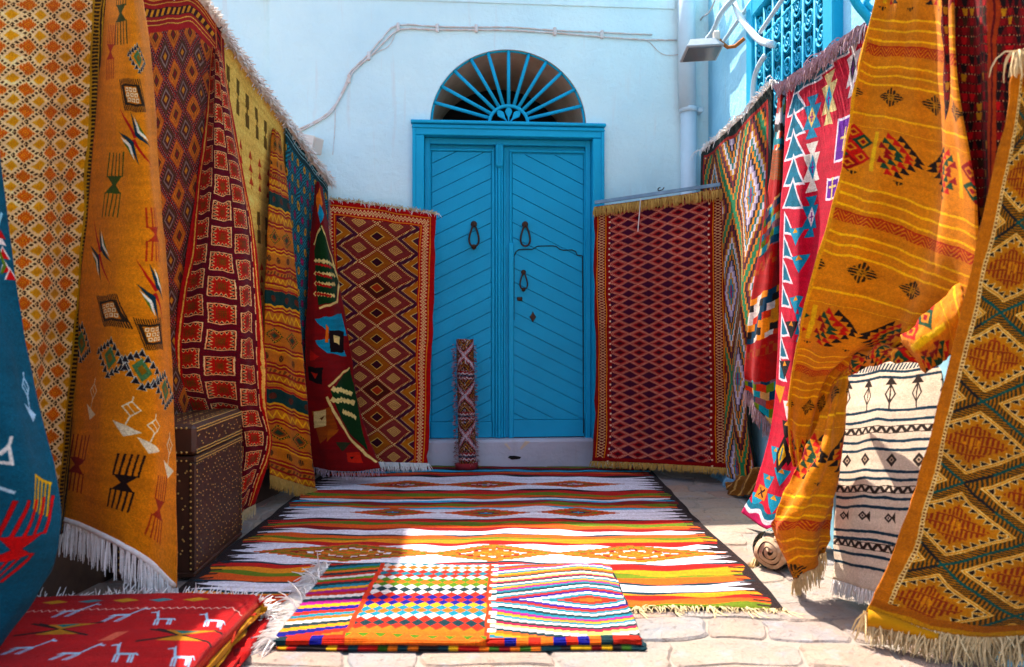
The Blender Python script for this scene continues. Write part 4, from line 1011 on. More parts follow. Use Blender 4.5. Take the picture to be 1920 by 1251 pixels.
def tex(s):
    cv = Cv(s.Wm, s.Hm, 520, '#0E5C74', .003, 33)
    A = s.inv_m
    for q in ((2, 455), (8, 490), (12, 515), (20, 525), (-8, 470)): cv.tri(*A(*q), .04, .04, '#E8D8D0'); cv.tri(*A(q[0], q[1] - 1), .03, .03, '#C01C20')
    cv.line([A(-5, 440), A(2, 400)], .008, '#9CC4D0'); cv.line([A(0, 470), A(8, 500), A(2, 515)], .01, '#5A7A40')
    lampbird(cv, *A(50, 745), .045, .15, '#A9C6D4', .005)
    cv.line([A(-6, 850), A(12, 835), A(22, 865), A(-6, 868)], .010, '#E0D8D0'); cv.line([A(12, 835), A(22, 822)], .008, '#E0D8D0'); cv.line([A(-5, 915), A(20, 922)], .01, '#B8CCD4')
    x, y = A(80, 925)
    for k in range(5): cv.line([(x - .02 + k * .011, y - .05 + .008 * k), (x - .04 + k * .011, y + .035 + .008 * k)], .006, '#D2A428')
    cv.line([(x - .022, y - .05), (x + .028, y - .02)], .008, '#D2A428')
    x, y, k = s.inv_k(32, 1030); comb(cv, x, y, .13 * k, .26, '#C01418', -.3, .010, 5)
    return cv.done(.05, .08)
s.build('woven_panel', cloth_mat('teal_symbol_weave', tex(s), s.Wm, s.Hm), R)
# ------------------------------------------------------------------ RUGS ON THE RIGHT
# frontal rug right of the door, hung from a rail across the corner
R = rug('maroon_lattice_rug', 'maroon rug with small yellow-outlined diamonds and tan top fringe right of the door')
s = Sheet([[(1115, 388, 5.72), (1200, 376, 5.56), (1285, 364, 5.38), (1362, 352, 5.22)],
           [(1114, 520, 5.70), (1199, 515, 5.54), (1284, 510, 5.36), (1363, 505, 5.21)],
           [(1117, 660, 5.68), (1202, 660, 5.52), (1287, 662, 5.34), (1365, 664, 5.19)],
           [(1115, 790, 5.66), (1202, 793, 5.50), (1288, 798, 5.31), (1367, 800, 5.17)],
           [(1110, 865, 5.62), (1198, 868, 5.46), (1290, 873, 5.26), (1366, 878, 5.13)]], 72, 110, .012, [(.005, 2.1, .3, .1, 1)], seed=41)
def tex(s):
    cv = Cv(s.Wm, s.Hm, 700, '#8A141C', .003, 41)
    rr, p, q, I, J = lattice(cv, .150, .0655, cv.W * .5, .06); m = np.maximum(abs(p), abs(q)); Cc = '#EAD2BC'
    al = np.where(abs(p) > abs(q), q, p); big = rr
    cv.put(~big, '#8A1418'); cv.put(~big & (m < .37), '#46203A'); cv.put(big, '#9C1420')
    cv.put(big & (m < .17), '#3E1826'); cv.put(big & (m < .23) & (m > .15) & (fr(al * 9) < .5), '#3E1826')
    cv.put(m > .478, Cc); cv.put(~big & (m > .385) & (m < .44) & (np.abs(fr(al * 7 + .5) - .5) < .2), Cc); dot = (m > .33) & (m < .44) & (np.abs(fr(al * 6) - .5) < .26); cv.put(big & dot, Cc)
    cv.put(big & (m > .36) & (m < .41) & (np.abs(fr(al * 6) - .5) < .12), '#5A1A22')
    e = np.minimum(cv.X, cv.W - cv.X); cv.put(e < .125, '#8A1418')
    for a, b in ((.024, .030), (.086, .092)): cv.put((e > a) & (e < b), '#E2A05A')
    k = (e > .034) & (e < .082); z = (e - .034) / .048; w = np.abs(fr(cv.Y * 24) * 2 - 1); cv.put(k, '#6A1418'); cv.put(k & ((np.abs(z - w) < .11) | (np.abs(1 - z - w) < .11)), '#E0C0A0')
    cv.put((cv.Y < .03) | (cv.Y > cv.H - .03), '#8A1418'); cv.put((e > .112) & (e < .125) & (fr(cv.Y * 24) < .3), Cc)
    return cv.done(.06, .05)
s.build('woven_panel', cloth_mat('maroon_lattice_weave', tex(s), s.Wm, s.Hm), R)
fringe(R, s, 'top', .085, .011, M['fringe_tan'], 5, .0034, .9, 41, curl=.5, outdir=(-.05, -.5, .15), inset=.01)
fringe(R, s, 'bottom', .055, .010, M['fringe_tan'], 5, .0026, .3, 42, curl=.5, outdir=(-.1, -.8, -.2))
RL = thing('hanging_rail', 'thin blue-grey rail carrying the maroon rug across the right corner', 'rail')
a, b_ = P(1116, 380, 5.735), P(1364, 344, 5.235); dv_ = Vector(b_ - a).normalized(); nz_ = Vector((0, 0, 1)); sd = dv_.cross(nz_).normalized()
mb = MB(); c8 = []
for q_ in (a, b_):
    for sx, sz in ((-1, -1), (1, -1), (1, 1), (-1, 1)): c8.append(tuple(Vector(q_) + sd * .010 * sx + nz_ * .012 * sz))
mb.add(c8, [(3, 2, 1, 0), (4, 5, 6, 7), (0, 1, 5, 4), (1, 2, 6, 5), (2, 3, 7, 6), (3, 0, 4, 7)]).build('bar', M['rail'], RL)
mb = MB().tube(smooth_path([P(1201, 372, 5.53), P(1199, 400, 5.52), P(1197, 420, 5.52), P(1196, 434, 5.52)], 3), .003, 5); mb.build('tie_string', M['fringe_white'], RL)

# multicoloured stepped diamond rug on the right wall
R = rug('stepped_diamond_rug', 'multicoloured stepped-diamond rug with dark border beside the downpipe')
s = Sheet([[(1315, 283, 5.72), (1350, 258, 5.25), (1400, 212, 4.72), (1447, 158, 4.30)],
           [(1316, 420, 5.72), (1352, 410, 5.30), (1398, 390, 4.72), (1440, 370, 4.34)],
           [(1320, 600, 5.70), (1356, 590, 5.30), (1386, 585, 4.86), (1412, 580, 4.50)],
           [(1330, 760, 5.60), (1358, 760, 5.24), (1380, 765, 4.90), (1400, 770, 4.62)],
           [(1344, 880, 5.45), (1368, 895, 5.10), (1390, 905, 4.84), (1416, 905, 4.70)]], 60, 110, .014, [(.018, 2.6, .1, .2, .3)], seed=44)
def tex(s):
    cv = Cv(s.Wm, s.Hm, 560, '#C07A28', .005, 44)
    st = .022; Xq = np.floor(cv.X / st) * st
    per, ph = .66, 1.15; a = np.abs(fr(Xq / per + .1) * 2 - 1); b = np.abs(fr(cv.Y / ph + .05) * 2 - 1)
    t = (a + b); t = np.where(t > 1, 2 - t, t)
    cols = ['#9A1A6A', '#2F93A8', '#C99438', '#D8D0D8', '#A9A0B8', '#20202A', '#E0912C', '#1E7A74', '#D8D0D8', '#C99438', '#7A1A34', '#20202A', '#D98A2C', '#3E8A68', '#B9B0C0', '#8A1A44']
    cv.a[:] = cv.lut((t * 14).astype(int), cols)
    e = np.minimum(np.minimum(cv.X, cv.W - cv.X), cv.Y); cv.put(e < .07, '#B0281C'); cv.put(e < .05, '#122A28')
    return cv.done(.06, .09, .08)
s.build('woven_panel', cloth_mat('stepped_diamond_weave', tex(s), s.Wm, s.Hm, 160, bs=.5), R)
fringe(R, s, 'top', .045, .014, M['fringe_white'], 4, .003, .3, 44, t0=.1, curl=.8, singles=False)
fringe(R, s, 'top', .12, .22, M['fringe_white'], 10, .0032, .8, 45, True, curl=.5)
fringe(R, s, 'bottom', .09, .011, M['fringe_blue'], 5, .0028, .5, 46, curl=.4, outdir=(-.5, -.6, -.5))

# red rug with checker bands
R = rug('red_checker_rug', 'narrow red rug with diagonal bands of coloured squares, right side')
s = Sheet([[(1459, 178, 4.18), (1464, 176, 4.10), (1473, 182, 4.14)],
           [(1448, 300, 4.20), (1462, 300, 4.08), (1478, 305, 4.14)],
           [(1432, 430, 4.24), (1454, 430, 4.10), (1478, 435, 4.16)],
           [(1410, 560, 4.30), (1440, 565, 4.14), (1470, 570, 4.18)],
           [(1396, 680, 4.32), (1430, 700, 4.16), (1462, 710, 4.18)],
           [(1398, 730, 4.32), (1428, 775, 4.18), (1458, 810, 4.18)]], 44, 110, .012, [(.01, 1.8, .2, .2, 1)], seed=48)
def tex(s):
    cv = Cv(s.Wm, s.Hm, 600, '#A81414', .004, 48)
    st, su = .048, .040; sh = cv.Y + .55 * cv.X; r = np.random.default_rng(5)
    j = np.floor(sh / su).astype(int); i = np.floor(cv.X / st - .5 * j).astype(int)
    pal = ['#E8921E', '#1C1A1A', '#DCD0C8', '#D0401C', '#1E4A64', '#2E98A8', '#E8921E', '#D8B48A', '#8A6A74', '#6E8A3A', '#1C1A1A']
    bn = np.floor(sh / .50).astype(int); band = (sh / .50) % 1
    even = (j + i) % 2 == 0; a = np.where(bn % 2 == 0, (j % 4), 7 + (j % 3)); b = np.where(bn % 2 == 0, 2 + ((j + i) % 5), 3 + (i % 3))
    c = np.where(even[..., None], cv.lut(a, pal), cv.lut(b, pal)); k = (band > .25) & (band < .78); cv.a[k] = c[k]
    k = (band > .85) & (band < .97); cv.put(k & (fr(cv.X / .05 + j * .5) < .5), '#A84A14')
    cv.put((cv.Y < .16) & (cv.Y > .10), '#D0C8C8'); cv.put((cv.Y < .20) & (cv.Y > .16), '#2A2428'); cv.put((cv.Y < .27) & (cv.Y > .24), '#2A8A98')
    k = (cv.Y > .3) & (cv.Y < .46); cv.put(k, '#A8541C'); cv.put(k & (fr(cv.X * 60) < .5) & (fr(cv.Y * 60) < .5), '#5E6A5A')
    return cv.done()
s.build('woven_panel', cloth_mat('red_checker_weave', tex(s), s.Wm, s.Hm), R)
fringe(R, s, 'bottom', .09, .012, M['fringe_brown'], 5, .0026, .7, 48, curl=.4)
fringe(R, s, 'top', .07, .01, M['fringe_brown'], 6, .003, -.2, 49, curl=.5)

# crimson rug with turquoise triangles
R = rug('crimson_triangle_rug', 'crimson rug with column of turquoise triangles and bow-tie figures, right side')
s = Sheet([[(1475, 155, 4.02), (1506, 132, 3.84), (1545, 104, 3.56), (1630, 42, 3.12)],
           [(1470, 280, 3.98), (1500, 270, 3.80), (1540, 262, 3.62), (1612, 235, 3.22)],
           [(1464, 430, 3.96), (1496, 430, 3.78), (1534, 428, 3.70), (1585, 420, 3.34)],
           [(1460, 590, 3.96), (1486, 595, 3.78), (1516, 598, 3.70), (1560, 600, 3.42)],
           [(1450, 760, 3.98), (1476, 770, 3.82), (1506, 775, 3.74), (1545, 780, 3.5)],
           [(1422, 890, 4.02), (1450, 905, 3.86), (1480, 915, 3.76), (1530, 920, 3.55)],
           [(1391, 962, 4.08), (1424, 986, 3.92), (1466, 1000, 3.78), (1520, 1005, 3.6)]], 60, 130, .014, [(.008, 1.8, .2, .3, 1)], seed=52)
def tex(s):
    cv = Cv(s.Wm, s.Hm, 560, '#C41C44', .003, 52)
    A = s.inv_m
    yy = [(1505, 190), (1503, 232), (1500, 275), (1498, 322), (1495, 372), (1490, 420), (1486, 470), (1482, 515), (1479, 560), (1476, 610), (1474, 655), (1472, 700)]
    T = '#157A94'
    for k, q in enumerate(yy):
        x, y = A(*q); x = .11; w, h = .16, .135
        if k > 4: cv.poly([(.03, y + .05), (.03, y - .075), (.15, y + .05)], '#E8E0E4'); cv.poly([(.043, y + .038), (.043, y - .045), (.12, y + .038)], T)
        else: cv.tri(x, y + .055, w + .04, h + .03, '#E8E0E4'); cv.tri(x, y + .042, w, h - .01, T)
    def bow(px, py, c1, c2, s_=1.0):
        x, y = A(px, py); s_ = s_ * .66
        for c, k in ((c1, 1.0),):
            cv.poly([(x - .055 * s_, y - .16 * s_), (x + .055 * s_, y - .16 * s_), (x, y - .05 * s_)], c); cv.poly([(x - .055 * s_, y + .16 * s_), (x + .055 * s_, y + .16 * s_), (x, y + .05 * s_)], c)
            cv.poly([(x - .08 * s_, y - .09 * s_), (x + .08 * s_, y - .09 * s_), (x + .04 * s_, y), (x + .08 * s_, y + .09 * s_), (x - .08 * s_, y + .09 * s_), (x - .04 * s_, y)], c)
        cv.dia(x, y, .035 * s_, .08 * s_, c2); cv.line([(x, y - .035 * s_), (x, y + .035 * s_)], .010 * s_, '#7A2A8A'); cv.line([(x - .015 * s_, y), (x + .015 * s_, y)], .010 * s_, '#7A2A8A')
    bow(1522, 222, '#1E8FB0', '#E0C890'); bow(1555, 185, '#E6D4A8', '#48B0CC', 1.1); bow(1598, 130, '#E8E0DC', '#2A2A38', 1.0); bow(1523, 318, '#ECE6DC', '#2A9AB8', 1.1); bow(1520, 405, '#1E8FB0', '#E8E0E0', .95); bow(1500, 610, '#1E8FB0', '#E8DCC8', .8)
    for px, py, w, h in ((1584, 262, .06, .085), (1558, 350, .045, .04)):
        x, y = A(px, py); cv.rect(x - w - .012, y - h - .012, x + w + .012, y + h + .012, '#E8E0E8'); cv.rect(x - w, y - h, x + w, y + h, '#6A2CA0'); cv.line([(x, y - .05), (x, y + .05)], .012, '#E6D4A0'); cv.line([(x - .03, y - .01), (x + .03, y - .01)], .012, '#E6D4A0')
    for px, py, c in ((1500, 160, T), (1522, 145, T), (1545, 125, T), (1575, 100, T), (1600, 70, T)):
        x, y = A(px, py); cv.poly([(x - .07, y + .03), (x + .07, y + .03), (x + .02, y - .08), (x - .02, y - .08)], '#E8E0E4'); cv.poly([(x - .055, y + .02), (x + .055, y + .02), (x + .015, y - .065), (x - .015, y - .065)], c)
    low = [(1497, 490, '#2A9AB8'), (1492, 440, '#2A9AB8'), (1490, 570, '#2A9AB8'), (1482, 612, '#1A1416'), (1470, 690, '#1A1416'), (1462, 735, '#D89A28'), (1478, 760, '#E4DCD8'), (1475, 800, '#1A1416'), (1452, 850, '#2A9AB8'), (1480, 850, '#1A1416'), (1440, 900, '#2A9AB8'), (1465, 890, '#2A9AB8'), (1418, 935, '#2A9AB8'), (1450, 940, '#2A9AB8')]
    for px, py, c in low:
        x, y = A(px, py); cv.poly([(x - .07, y - .025), (x + .07, y - .035), (x + .01, y + .06)], c); cv.poly([(x - .025, y - .005), (x + .025, y - .008), (x, y - .04 + .008)], '#E09A28')
    x, y = A(1466, 850); cv.poly([(x - .06, y), (x, y - .1), (x + .06, y), (x, y + .1)], '#1A1416'); cv.dia(x, y, .03, .06, '#D8B028'); cv.line([(x, y - .03), (x, y + .03)], .01, '#157A94')
    x, y = A(1428, 925); cv.rect(x - .05, y - .035, x + .05, y + .035, '#E08A1E'); cv.line([(x - .02, y - .02), (x + .02, y + .02)], .01, '#2A1A1A'); cv.line([(x - .02, y + .02), (x + .02, y - .02)], .01, '#2A1A1A')
    b = cv.H - cv.Y; wv = b + .012 * np.sin(cv.X * 40); cv.put(wv < .09, '#157A94'); cv.put(wv < .06, '#E8E0E4'); cv.put(wv < .035, '#C01468')
    return cv.done(.06, .10, .08)
s.build('woven_panel', cloth_mat('crimson_triangle_weave', tex(s), s.Wm, s.Hm, 200, bs=.55), R)
fringe(R, s, 'top', .11, .013, M['fringe_brown'], 5, .003, .9, 52, curl=.4, outdir=(-.25, -.15, .5))

# gold striped rug hanging over the white one
R = rug('gold_striped_rug', 'gold hanging rug with pale stripes, black medallions and triangle bands, right', 'rug')
s = Sheet([[(1652, -40, 2.82), (1690, -40, 2.76), (1740, -40, 2.68), (1788, -40, 2.50)],
           [(1606, 150, 2.80), (1668, 160, 2.74), (1740, 170, 2.65), (1806, 185, 2.44)],
           [(1574, 320, 2.80), (1650, 340, 2.72), (1738, 365, 2.60), (1834, 400, 2.37)],
           [(1534, 470, 2.84), (1615, 490, 2.76), (1705, 520, 2.64), (1815, 560, 2.40)],
           [(1500, 610, 2.94), (1572, 625, 2.86), (1650, 638, 2.76), (1740, 640, 2.62)],
           [(1484, 710, 3.06), (1530, 712, 3.02), (1560, 706, 3.00), (1592, 693, 2.97)],
           [(1477, 800, 3.12), (1503, 806, 3.09), (1530, 806, 3.09), (1560, 800, 3.10)],
           [(1484, 880, 3.18), (1505, 886, 3.15), (1530, 886, 3.15), (1556, 880, 3.16)]], 84, 190, .012, [(.014, 1.9, .25, .55, .3), (.006, 4.1, .4, .1, 0)], rough=.006, seed=56)
def tex(s):
    cv = Cv(s.Wm, s.Hm, 560, '#CC8420', .003, 56)
    per = .64; off = .08; t = (cv.Y + off) % per
    YL = '#F0BC4C'
    for a in (.01, .05, .09, .235, .272, .31, .345 + .06, .44, .475, .60): cv.put((t > a) & (t < a + .0075), YL)
    k = (t > .335) & (t < .368); z = (t - .335) / .033; w = np.abs(fr(cv.X * 24) * 2 - 1); cv.put(k & (fr((z - w) * 2.2 + 9) < .55), '#A83418'); cv.put((t > .331) & (t < .335), '#A83418')
    # medallions
    for yc, ph, r in ((.165, .03, .030), (.525, .07, .030)):
        x = (cv.X + ph) % .125 - .0625; y = t - yc; rr = np.abs(x) + np.abs(y)
        k = (rr < r * 1.25); st = np.where((np.abs(x) > np.abs(y)), fr(cv.Y * 105), fr(cv.X * 105)) < .62
        cv.put(k & st, '#2A2818'); cv.put((rr < r * .45) & (rr > r * .25), '#A87A28'); cv.put((np.abs(np.abs(x) - np.abs(y)) < .0022) & k, '#B88420')
    # bands of diamond clusters and triangle crosses
    GB = '#CC8420'; RD, GR, BK, MR = '#B8241C', '#1F4A38', '#1E1A14', '#8A1A1C'
    for yb in np.arange(.02, cv.H, .64):
        cv.put(np.abs(cv.Y - yb) < .088, GB); x0 = -.05 + .11 * ((yb * 7) % 1)
        while x0 < cv.W + .1:
            for r_ in range(-2, 3):                         # cluster of small diamonds
                for c_ in range(-1, 2):
                    if (r_ + c_) % 2: continue
                    xx, yy = x0 + c_ * .030, yb + r_ * .030; cc = [RD, GR, MR, RD, GR][(r_ + 2 * c_) % 5]
                    cv.dia(xx, yy, .030, .030, cc); cv.dia(xx, yy, .017, .017, GB); cv.dia(xx, yy, .009, .009, MR)
            for sx in (-1, 1): cv.rect(x0 + sx * .068 - .006, yb - .075, x0 + sx * .068 + .006, yb + .075, '#D8B050')
            xc = x0 + .20
            for sx in (-1, 1):                              # two facing fans of triangles
                for k_ in range(4):
                    for sy in (-1, 1):
                        for n_ in range(4):
                            xx = xc + sx * (.014 + .026 * k_ + .020 * n_ * .8); yy = yb + sy * (.008 + .019 * n_)
                            if abs(xx - xc) > .112: continue
                            cc = [BK, RD, GR, MR][k_]; q = .0125
                            cv.poly([(xx - q, yy + q * .8), (xx + q, yy + q * .8), (xx + sx * q * .6, yy - q * 1.1)], cc)
            x0 += .40
    e = cv.X; cv.put(e < .010, '#D89A30')
    return cv.done(.05, .08, .05)
gold_m = cloth_mat('gold_striped_weave', tex(s), s.Wm, s.Hm); s.build('woven_panel', gold_m, R)
f3 = Sheet([[(1562, 712, 3.04), (1577, 700, 2.98), (1594, 690, 2.98)],
            [(1546, 760, 3.02), (1568, 757, 2.92), (1587, 750, 2.97)],
            [(1516, 840, 3.00), (1548, 845, 2.88), (1579, 830, 2.97)],
            [(1480, 905, 3.00), (1528, 912, 2.86), (1572, 905, 2.96)],
            [(1453, 960, 3.02), (1508, 965, 2.86), (1566, 960, 2.97)],
            [(1444, 1000, 3.06), (1492, 1002, 2.90), (1560, 1000, 2.98)],
            [(1484, 1086, 3.08), (1508, 1078, 2.98), (1550, 1040, 3.03)]], 60, 110, .012, [(.014, 2.2, .5, .2, .4)], rough=.007, seed=59)
f3.v = .50 + .36 * f3.v; f3.u = .15 + .45 * f3.u; f3.build('draped_fold', gold_m, R)
fringe(R, f3, 'bottom', .07, .010, M['fringe_cream'], 5, .0026, .5, 56, curl=.5)
gs = s
# its folded-over corner and the rumple on top of the white blanket
f1 = Sheet([[(1800, 530, 2.40), (1806, 580, 2.34), (1812, 640, 2.40)],
            [(1762, 566, 2.45), (1776, 610, 2.38), (1790, 662, 2.44)],
            [(1722, 602, 2.50), (1742, 640, 2.43), (1764, 680, 2.50)],
            [(1696, 626, 2.54), (1716, 660, 2.47), (1742, 692, 2.54)],
            [(1688, 636, 2.60), (1708, 668, 2.56), (1734, 698, 2.60)]], 40, 50, .02, [(.006, 1.0, .2, 0, 0)], seed=57)
f1.v = (.50 + .30 * f1.v) / gs.Hm; f1.u = .1 + .28 * f1.u
f1.build('folded_corner', gold_m, R)
f2 = Sheet([[(1580, 700, 3.10), (1630, 672, 2.92), (1690, 655, 2.74), (1745, 664, 2.60)],
            [(1578, 690, 3.02), (1628, 652, 2.82), (1684, 648, 2.66), (1738, 656, 2.56)],
            [(1582, 700, 2.96), (1628, 668, 2.76), (1680, 664, 2.62), (1730, 668, 2.53)],
            [(1584, 708, 2.98), (1632, 688, 2.78), (1680, 678, 2.64), (1720, 682, 2.55)]], 60, 40, .014, [(.010, 3.2, .4, .2, 0), (.006, 1.1, 1.0, .5, 0)], seed=58)
f2.v = .55 + .12 * f2.v; f2.build('rumpled_fold', gold_m, R)

# dark red speckled rug at the top right
R = rug('dark_red_speckled_rug', 'dark red finely speckled rug hanging in shade at the top right')
s = Sheet([[(1768, -40, 2.56), (1830, -40, 2.46), (1880, -40, 2.37), (1940, -40, 2.30)],
           [(1776, 250, 2.55), (1830, 250, 2.46), (1880, 250, 2.37), (1940, 250, 2.30)],
           [(1786, 560, 2.53), (1835, 560, 2.45), (1880, 560, 2.36), (1940, 560, 2.29)],
           [(1790, 800, 2.53), (1835, 800, 2.45), (1880, 800, 2.36), (1940, 800, 2.29)]], 44, 80, .012, [(.014, 1.8, .1, .2, 0)], seed=61)
def tex(s):
    cv = Cv(s.Wm, s.Hm, 640, '#6A1216', .004, 61)
    x, y = cv.X / .022, cv.Y / .030; i, j = np.floor(x).astype(int), np.floor(y).astype(int); fx, fy = x - i, y - j; r = np.random.default_rng(8).integers(0, 9, 8192); c = r[(i * 31 + j * 57) % 8192]
    pal = cv.lut(c, ['#8A161C', '#8A161C', '#1A0E0C', '#1A0E0C', '#B02A30', '#B8862A', '#3A2A1A', '#8A161C', '#1A0E0C'])
    k = (np.abs(fx - .5) < .38 * (1 - .6 * fy)) & (fy < .8); cv.a[k] = pal[k]; cv.put((fy > .86), '#2A1010'); cv.put((fy > .86) & (fr(cv.X * 120) < .25), '#D8B898')
    e = cv.W - cv.X; cv.put((e > .10) & (e < .13), '#9A4018'); cv.put((e > .112) & (e < .118), '#5A1010')
    return cv.done()
s.build('woven_panel', cloth_mat('dark_red_speckled_weave', tex(s), s.Wm, s.Hm), R)

# big gold diamond rug in the right foreground
R = rug('gold_diamond_rug', 'large gold rug with white-outlined toothed diamonds and shaggy cream fringe, right foreground')
s = Sheet([[(1908, 95, 2.12), (1960, 90, 2.08), (2030, 80, 2.04), (2120, 70, 2.00)],
           [(1872, 290, 2.18), (1950, 290, 2.12), (2030, 285, 2.06), (2120, 280, 2.02)],
           [(1822, 500, 2.28), (1920, 510, 2.19), (2020, 515, 2.11), (2120, 520, 2.04)],
           [(1772, 700, 2.37), (1880, 720, 2.26), (2000, 730, 2.16), (2110, 740, 2.08)],
           [(1726, 880, 2.45), (1840, 905, 2.33), (1970, 925, 2.22), (2090, 940, 2.12)],
           [(1672, 1040, 2.51), (1800, 1075, 2.40), (1940, 1095, 2.29), (2080, 1105, 2.18)],
           [(1624, 1148, 2.56), (1745, 1180, 2.46), (1905, 1192, 2.36), (2060, 1190, 2.24)]], 90, 150, .018, [(.010, 1.4, .35, .15, .6)], rough=.005, seed=64)
def tex(s):
    cv = Cv(s.Wm, s.Hm, 640, '#B47824', .003, 64)
    A = s.inv_m
    x0, y0 = A(1828, 832); cw, ch = .34, .265
    rr, p, q, I, J = lattice(cv, cw, ch, x0, y0); m = np.maximum(abs(p), abs(q)); W_ = '#EBD2A4'; K = '#1E1610'
    al = np.where(abs(p) > abs(q), q, p)
    cv.put(m > .385, '#AE7420'); fir = fr(np.abs(al) * 20 + (m - .385) * 16) < .5; cv.put((m > .395) & fir, '#2E3A2A'); cv.put((m > .482), '#1F5A58'); cv.put((m > .482) & (smn(*cv.X.shape, 9, 6, 4) > .6), '#20282A')
    cv.put((m < .388) & (m > .374), W_); cv.put((m < .374) & (m > .358), '#C88A2A'); cv.put((m < .358) & (m > .344), W_)
    k = (m < .344) & (m > .262); h = (.344 - m) / .082; tt = np.abs(fr(al * 10.5 + .25) * 2 - 1)
    cv.put((m < .344), '#BC8230'); cv.put(k & (h < tt), W_); cv.put(k & (h < tt - .25), K)
    k = (m < .235); hh = k & (((fr(cv.X * 95) < .5) & (fr(cv.Y * 34) < .8)) | (fr(cv.Y * 34) > .86)); cv.put(hh & (m < .225 + .02 * (fr(cv.X * 31) < .5)), '#8A3A16')
    cv.put((m < .08) & (fr(cv.X * 60) < .5), '#D08C2A')
    e = cv.X; cv.put(e < .034, '#C47C20'); cv.put((e > .034) & (e < .045), W_); cv.put((e > .037) & (e < .042) & (fr(cv.Y * 90) < .5), '#6A3A14')
    cv.put(cv.H - cv.Y < .045, '#A8681A'); cv.put(cv.H - cv.Y < .02, '#C0902E')
    return cv.done(.06, .08, .05)
s.build('woven_panel', cloth_mat('gold_diamond_weave', tex(s), s.Wm, s.Hm, 240, bs=.5), R)
fringe(R, s, 'bottom', .10, .007, M['fringe_cream'], 6, .0030, .35, 64, curl=.9)
fringe(R, s, 'top', .09, .012, M['fringe_cream'], 7, .0026, .9, 65, curl=.5, outdir=(-.3, -.2, .2), t1=.5)
mb = MB(); e_, d_, n_ = s.edge('bottom')
mb.tube([q + np.array([0, -.01, -.018]) for q in e_[:34:2]], [.03 * (1 - .6 * i / 17) for i in range(17)], 10); mb.build('rolled_hem', s.o.data.materials[0], R, True)

# white blanket with navy lines draped over a bench
R = rug('white_navy_blanket', 'white woven blanket with navy stripes draped over a stack on the right', 'blanket')
s = Sheet([[(1600, 668, 3.45), (1670, 662, 3.26), (1740, 655, 3.10), (1800, 650, 2.96)],
           [(1588, 684, 3.30), (1652, 678, 3.10), (1717, 672, 2.94), (1777, 666, 2.82)],
           [(1583, 700, 3.25), (1646, 694, 3.05), (1709, 688, 2.90), (1769, 682, 2.77)],
           [(1573, 830, 3.17), (1637, 826, 2.97), (1701, 824, 2.82), (1766, 822, 2.69)],
           [(1563, 960, 3.09), (1629, 964, 2.89), (1695, 968, 2.74), (1762, 972, 2.61)],
           [(1562, 1086, 3.02), (1628, 1106, 2.82), (1692, 1125, 2.67), (1758, 1140, 2.54)]], 64, 110, .012, [(.006, 2.2, .2, .3, .5)], seed=67)
def tex(s):
    cv = Cv(s.Wm, s.Hm, 640, '#DCCEBE', .003, 67); N = '#123A50'; K = '#2A2622'
    A = s.inv_m
    def row(px, py): return A(px, py)[1]
    rows = [704, 716, 777, 795, 832, 848, 886, 900, 933, 950, 994, 1008, 1035, 1055]
    yb = A(1600, 690)[1]; z0 = A(1590, 700)[1]; z1 = A(1590, 1086)[1]
    Yp = lambda py: z0 + (z1 - z0) * (py - 700) / 386
    for y in rows: cv.put(np.abs(cv.Y - Yp(y) - .003 * np.sin(cv.X * 21)) < .0052, N)
    for y in (812, 918, 1018): 
        k = np.abs(cv.Y - Yp(y)) < .014; z = (cv.Y - Yp(y)) / .014; w = np.abs(fr(cv.X * 22) * 2 - 1) * 2 - 1; cv.put(k & (np.abs(z - w) < .7), K); cv.put(k & (np.abs(z) > .8), K)
    k = np.abs(cv.Y - Yp(694)) < .014; cv.put(k & (fr(cv.X * 60 + cv.Y * 30) < .5), N)
    for i in range(9):
        x = .03 + i * .125; y = Yp(743)
        cv.tri(x, y - .028, .055, .035, K); cv.line([(x, y - .03), (x, y + .07)], .006, K); cv.line([(x, y - .03), (x + .022, y + .01), (x, y + .045), (x - .022, y + .01), (x, y - .03)], .006, K)
        y = Yp(866); x += .02; cv.dia(x, y, .026, .026, K); cv.dia(x, y, .013, .012, '#B8A898'); cv.dia(x, y, .006, .006, K)
        y = Yp(966); cv.dia(x, y, .022, .018, K); cv.dia(x, y, .012, .009, '#D8CCC0'); cv.dia(x, y, .005, .005, K); cv.poly([(x + .015, y), (x + .035, y - .02), (x + .035, y + .02)], K)
    return cv.done(.04, .06)
s.build('woven_panel', cloth_mat('white_navy_weave', tex(s), s.Wm, s.Hm, 240, bs=.5), R)
fringe(R, s, 'bottom', .055, .009, M['fringe_white'], 5, .0024, .5, 67, curl=.4)
bx = thing('plank_bench', 'brown plank bench under the white navy-striped blanket', 'bench')
pa, pb = P(1612, 700, 3.34), P(1768, 690, 2.90)
dirb = Vector((pb - pa)[:2].tolist() + [0]).normalized(); nb = Vector((-dirb.y, dirb.x, 0))
if nb.y < 0: nb = -nb
Lb = float(np.linalg.norm((pb - pa)[:2]))
xfb = Matrix((( dirb.x, nb.x, 0, pa[0]), (dirb.y, nb.y, 0, pa[1]), (0, 0, 1, 0), (0, 0, 0, 1)))
for k in range(4): MB().box(.01, Lb, .02 + k * .075, .09 + k * .075, .80, .835, .004).build('plank', M['wood'], bx, False, xfb)
for u in (.03, Lb - .07):
    for v in (.04, .26): MB().box(u, u + .05, v, v + .05, 0, .799, .004).build('leg', M['wood'], bx, False, xfb)

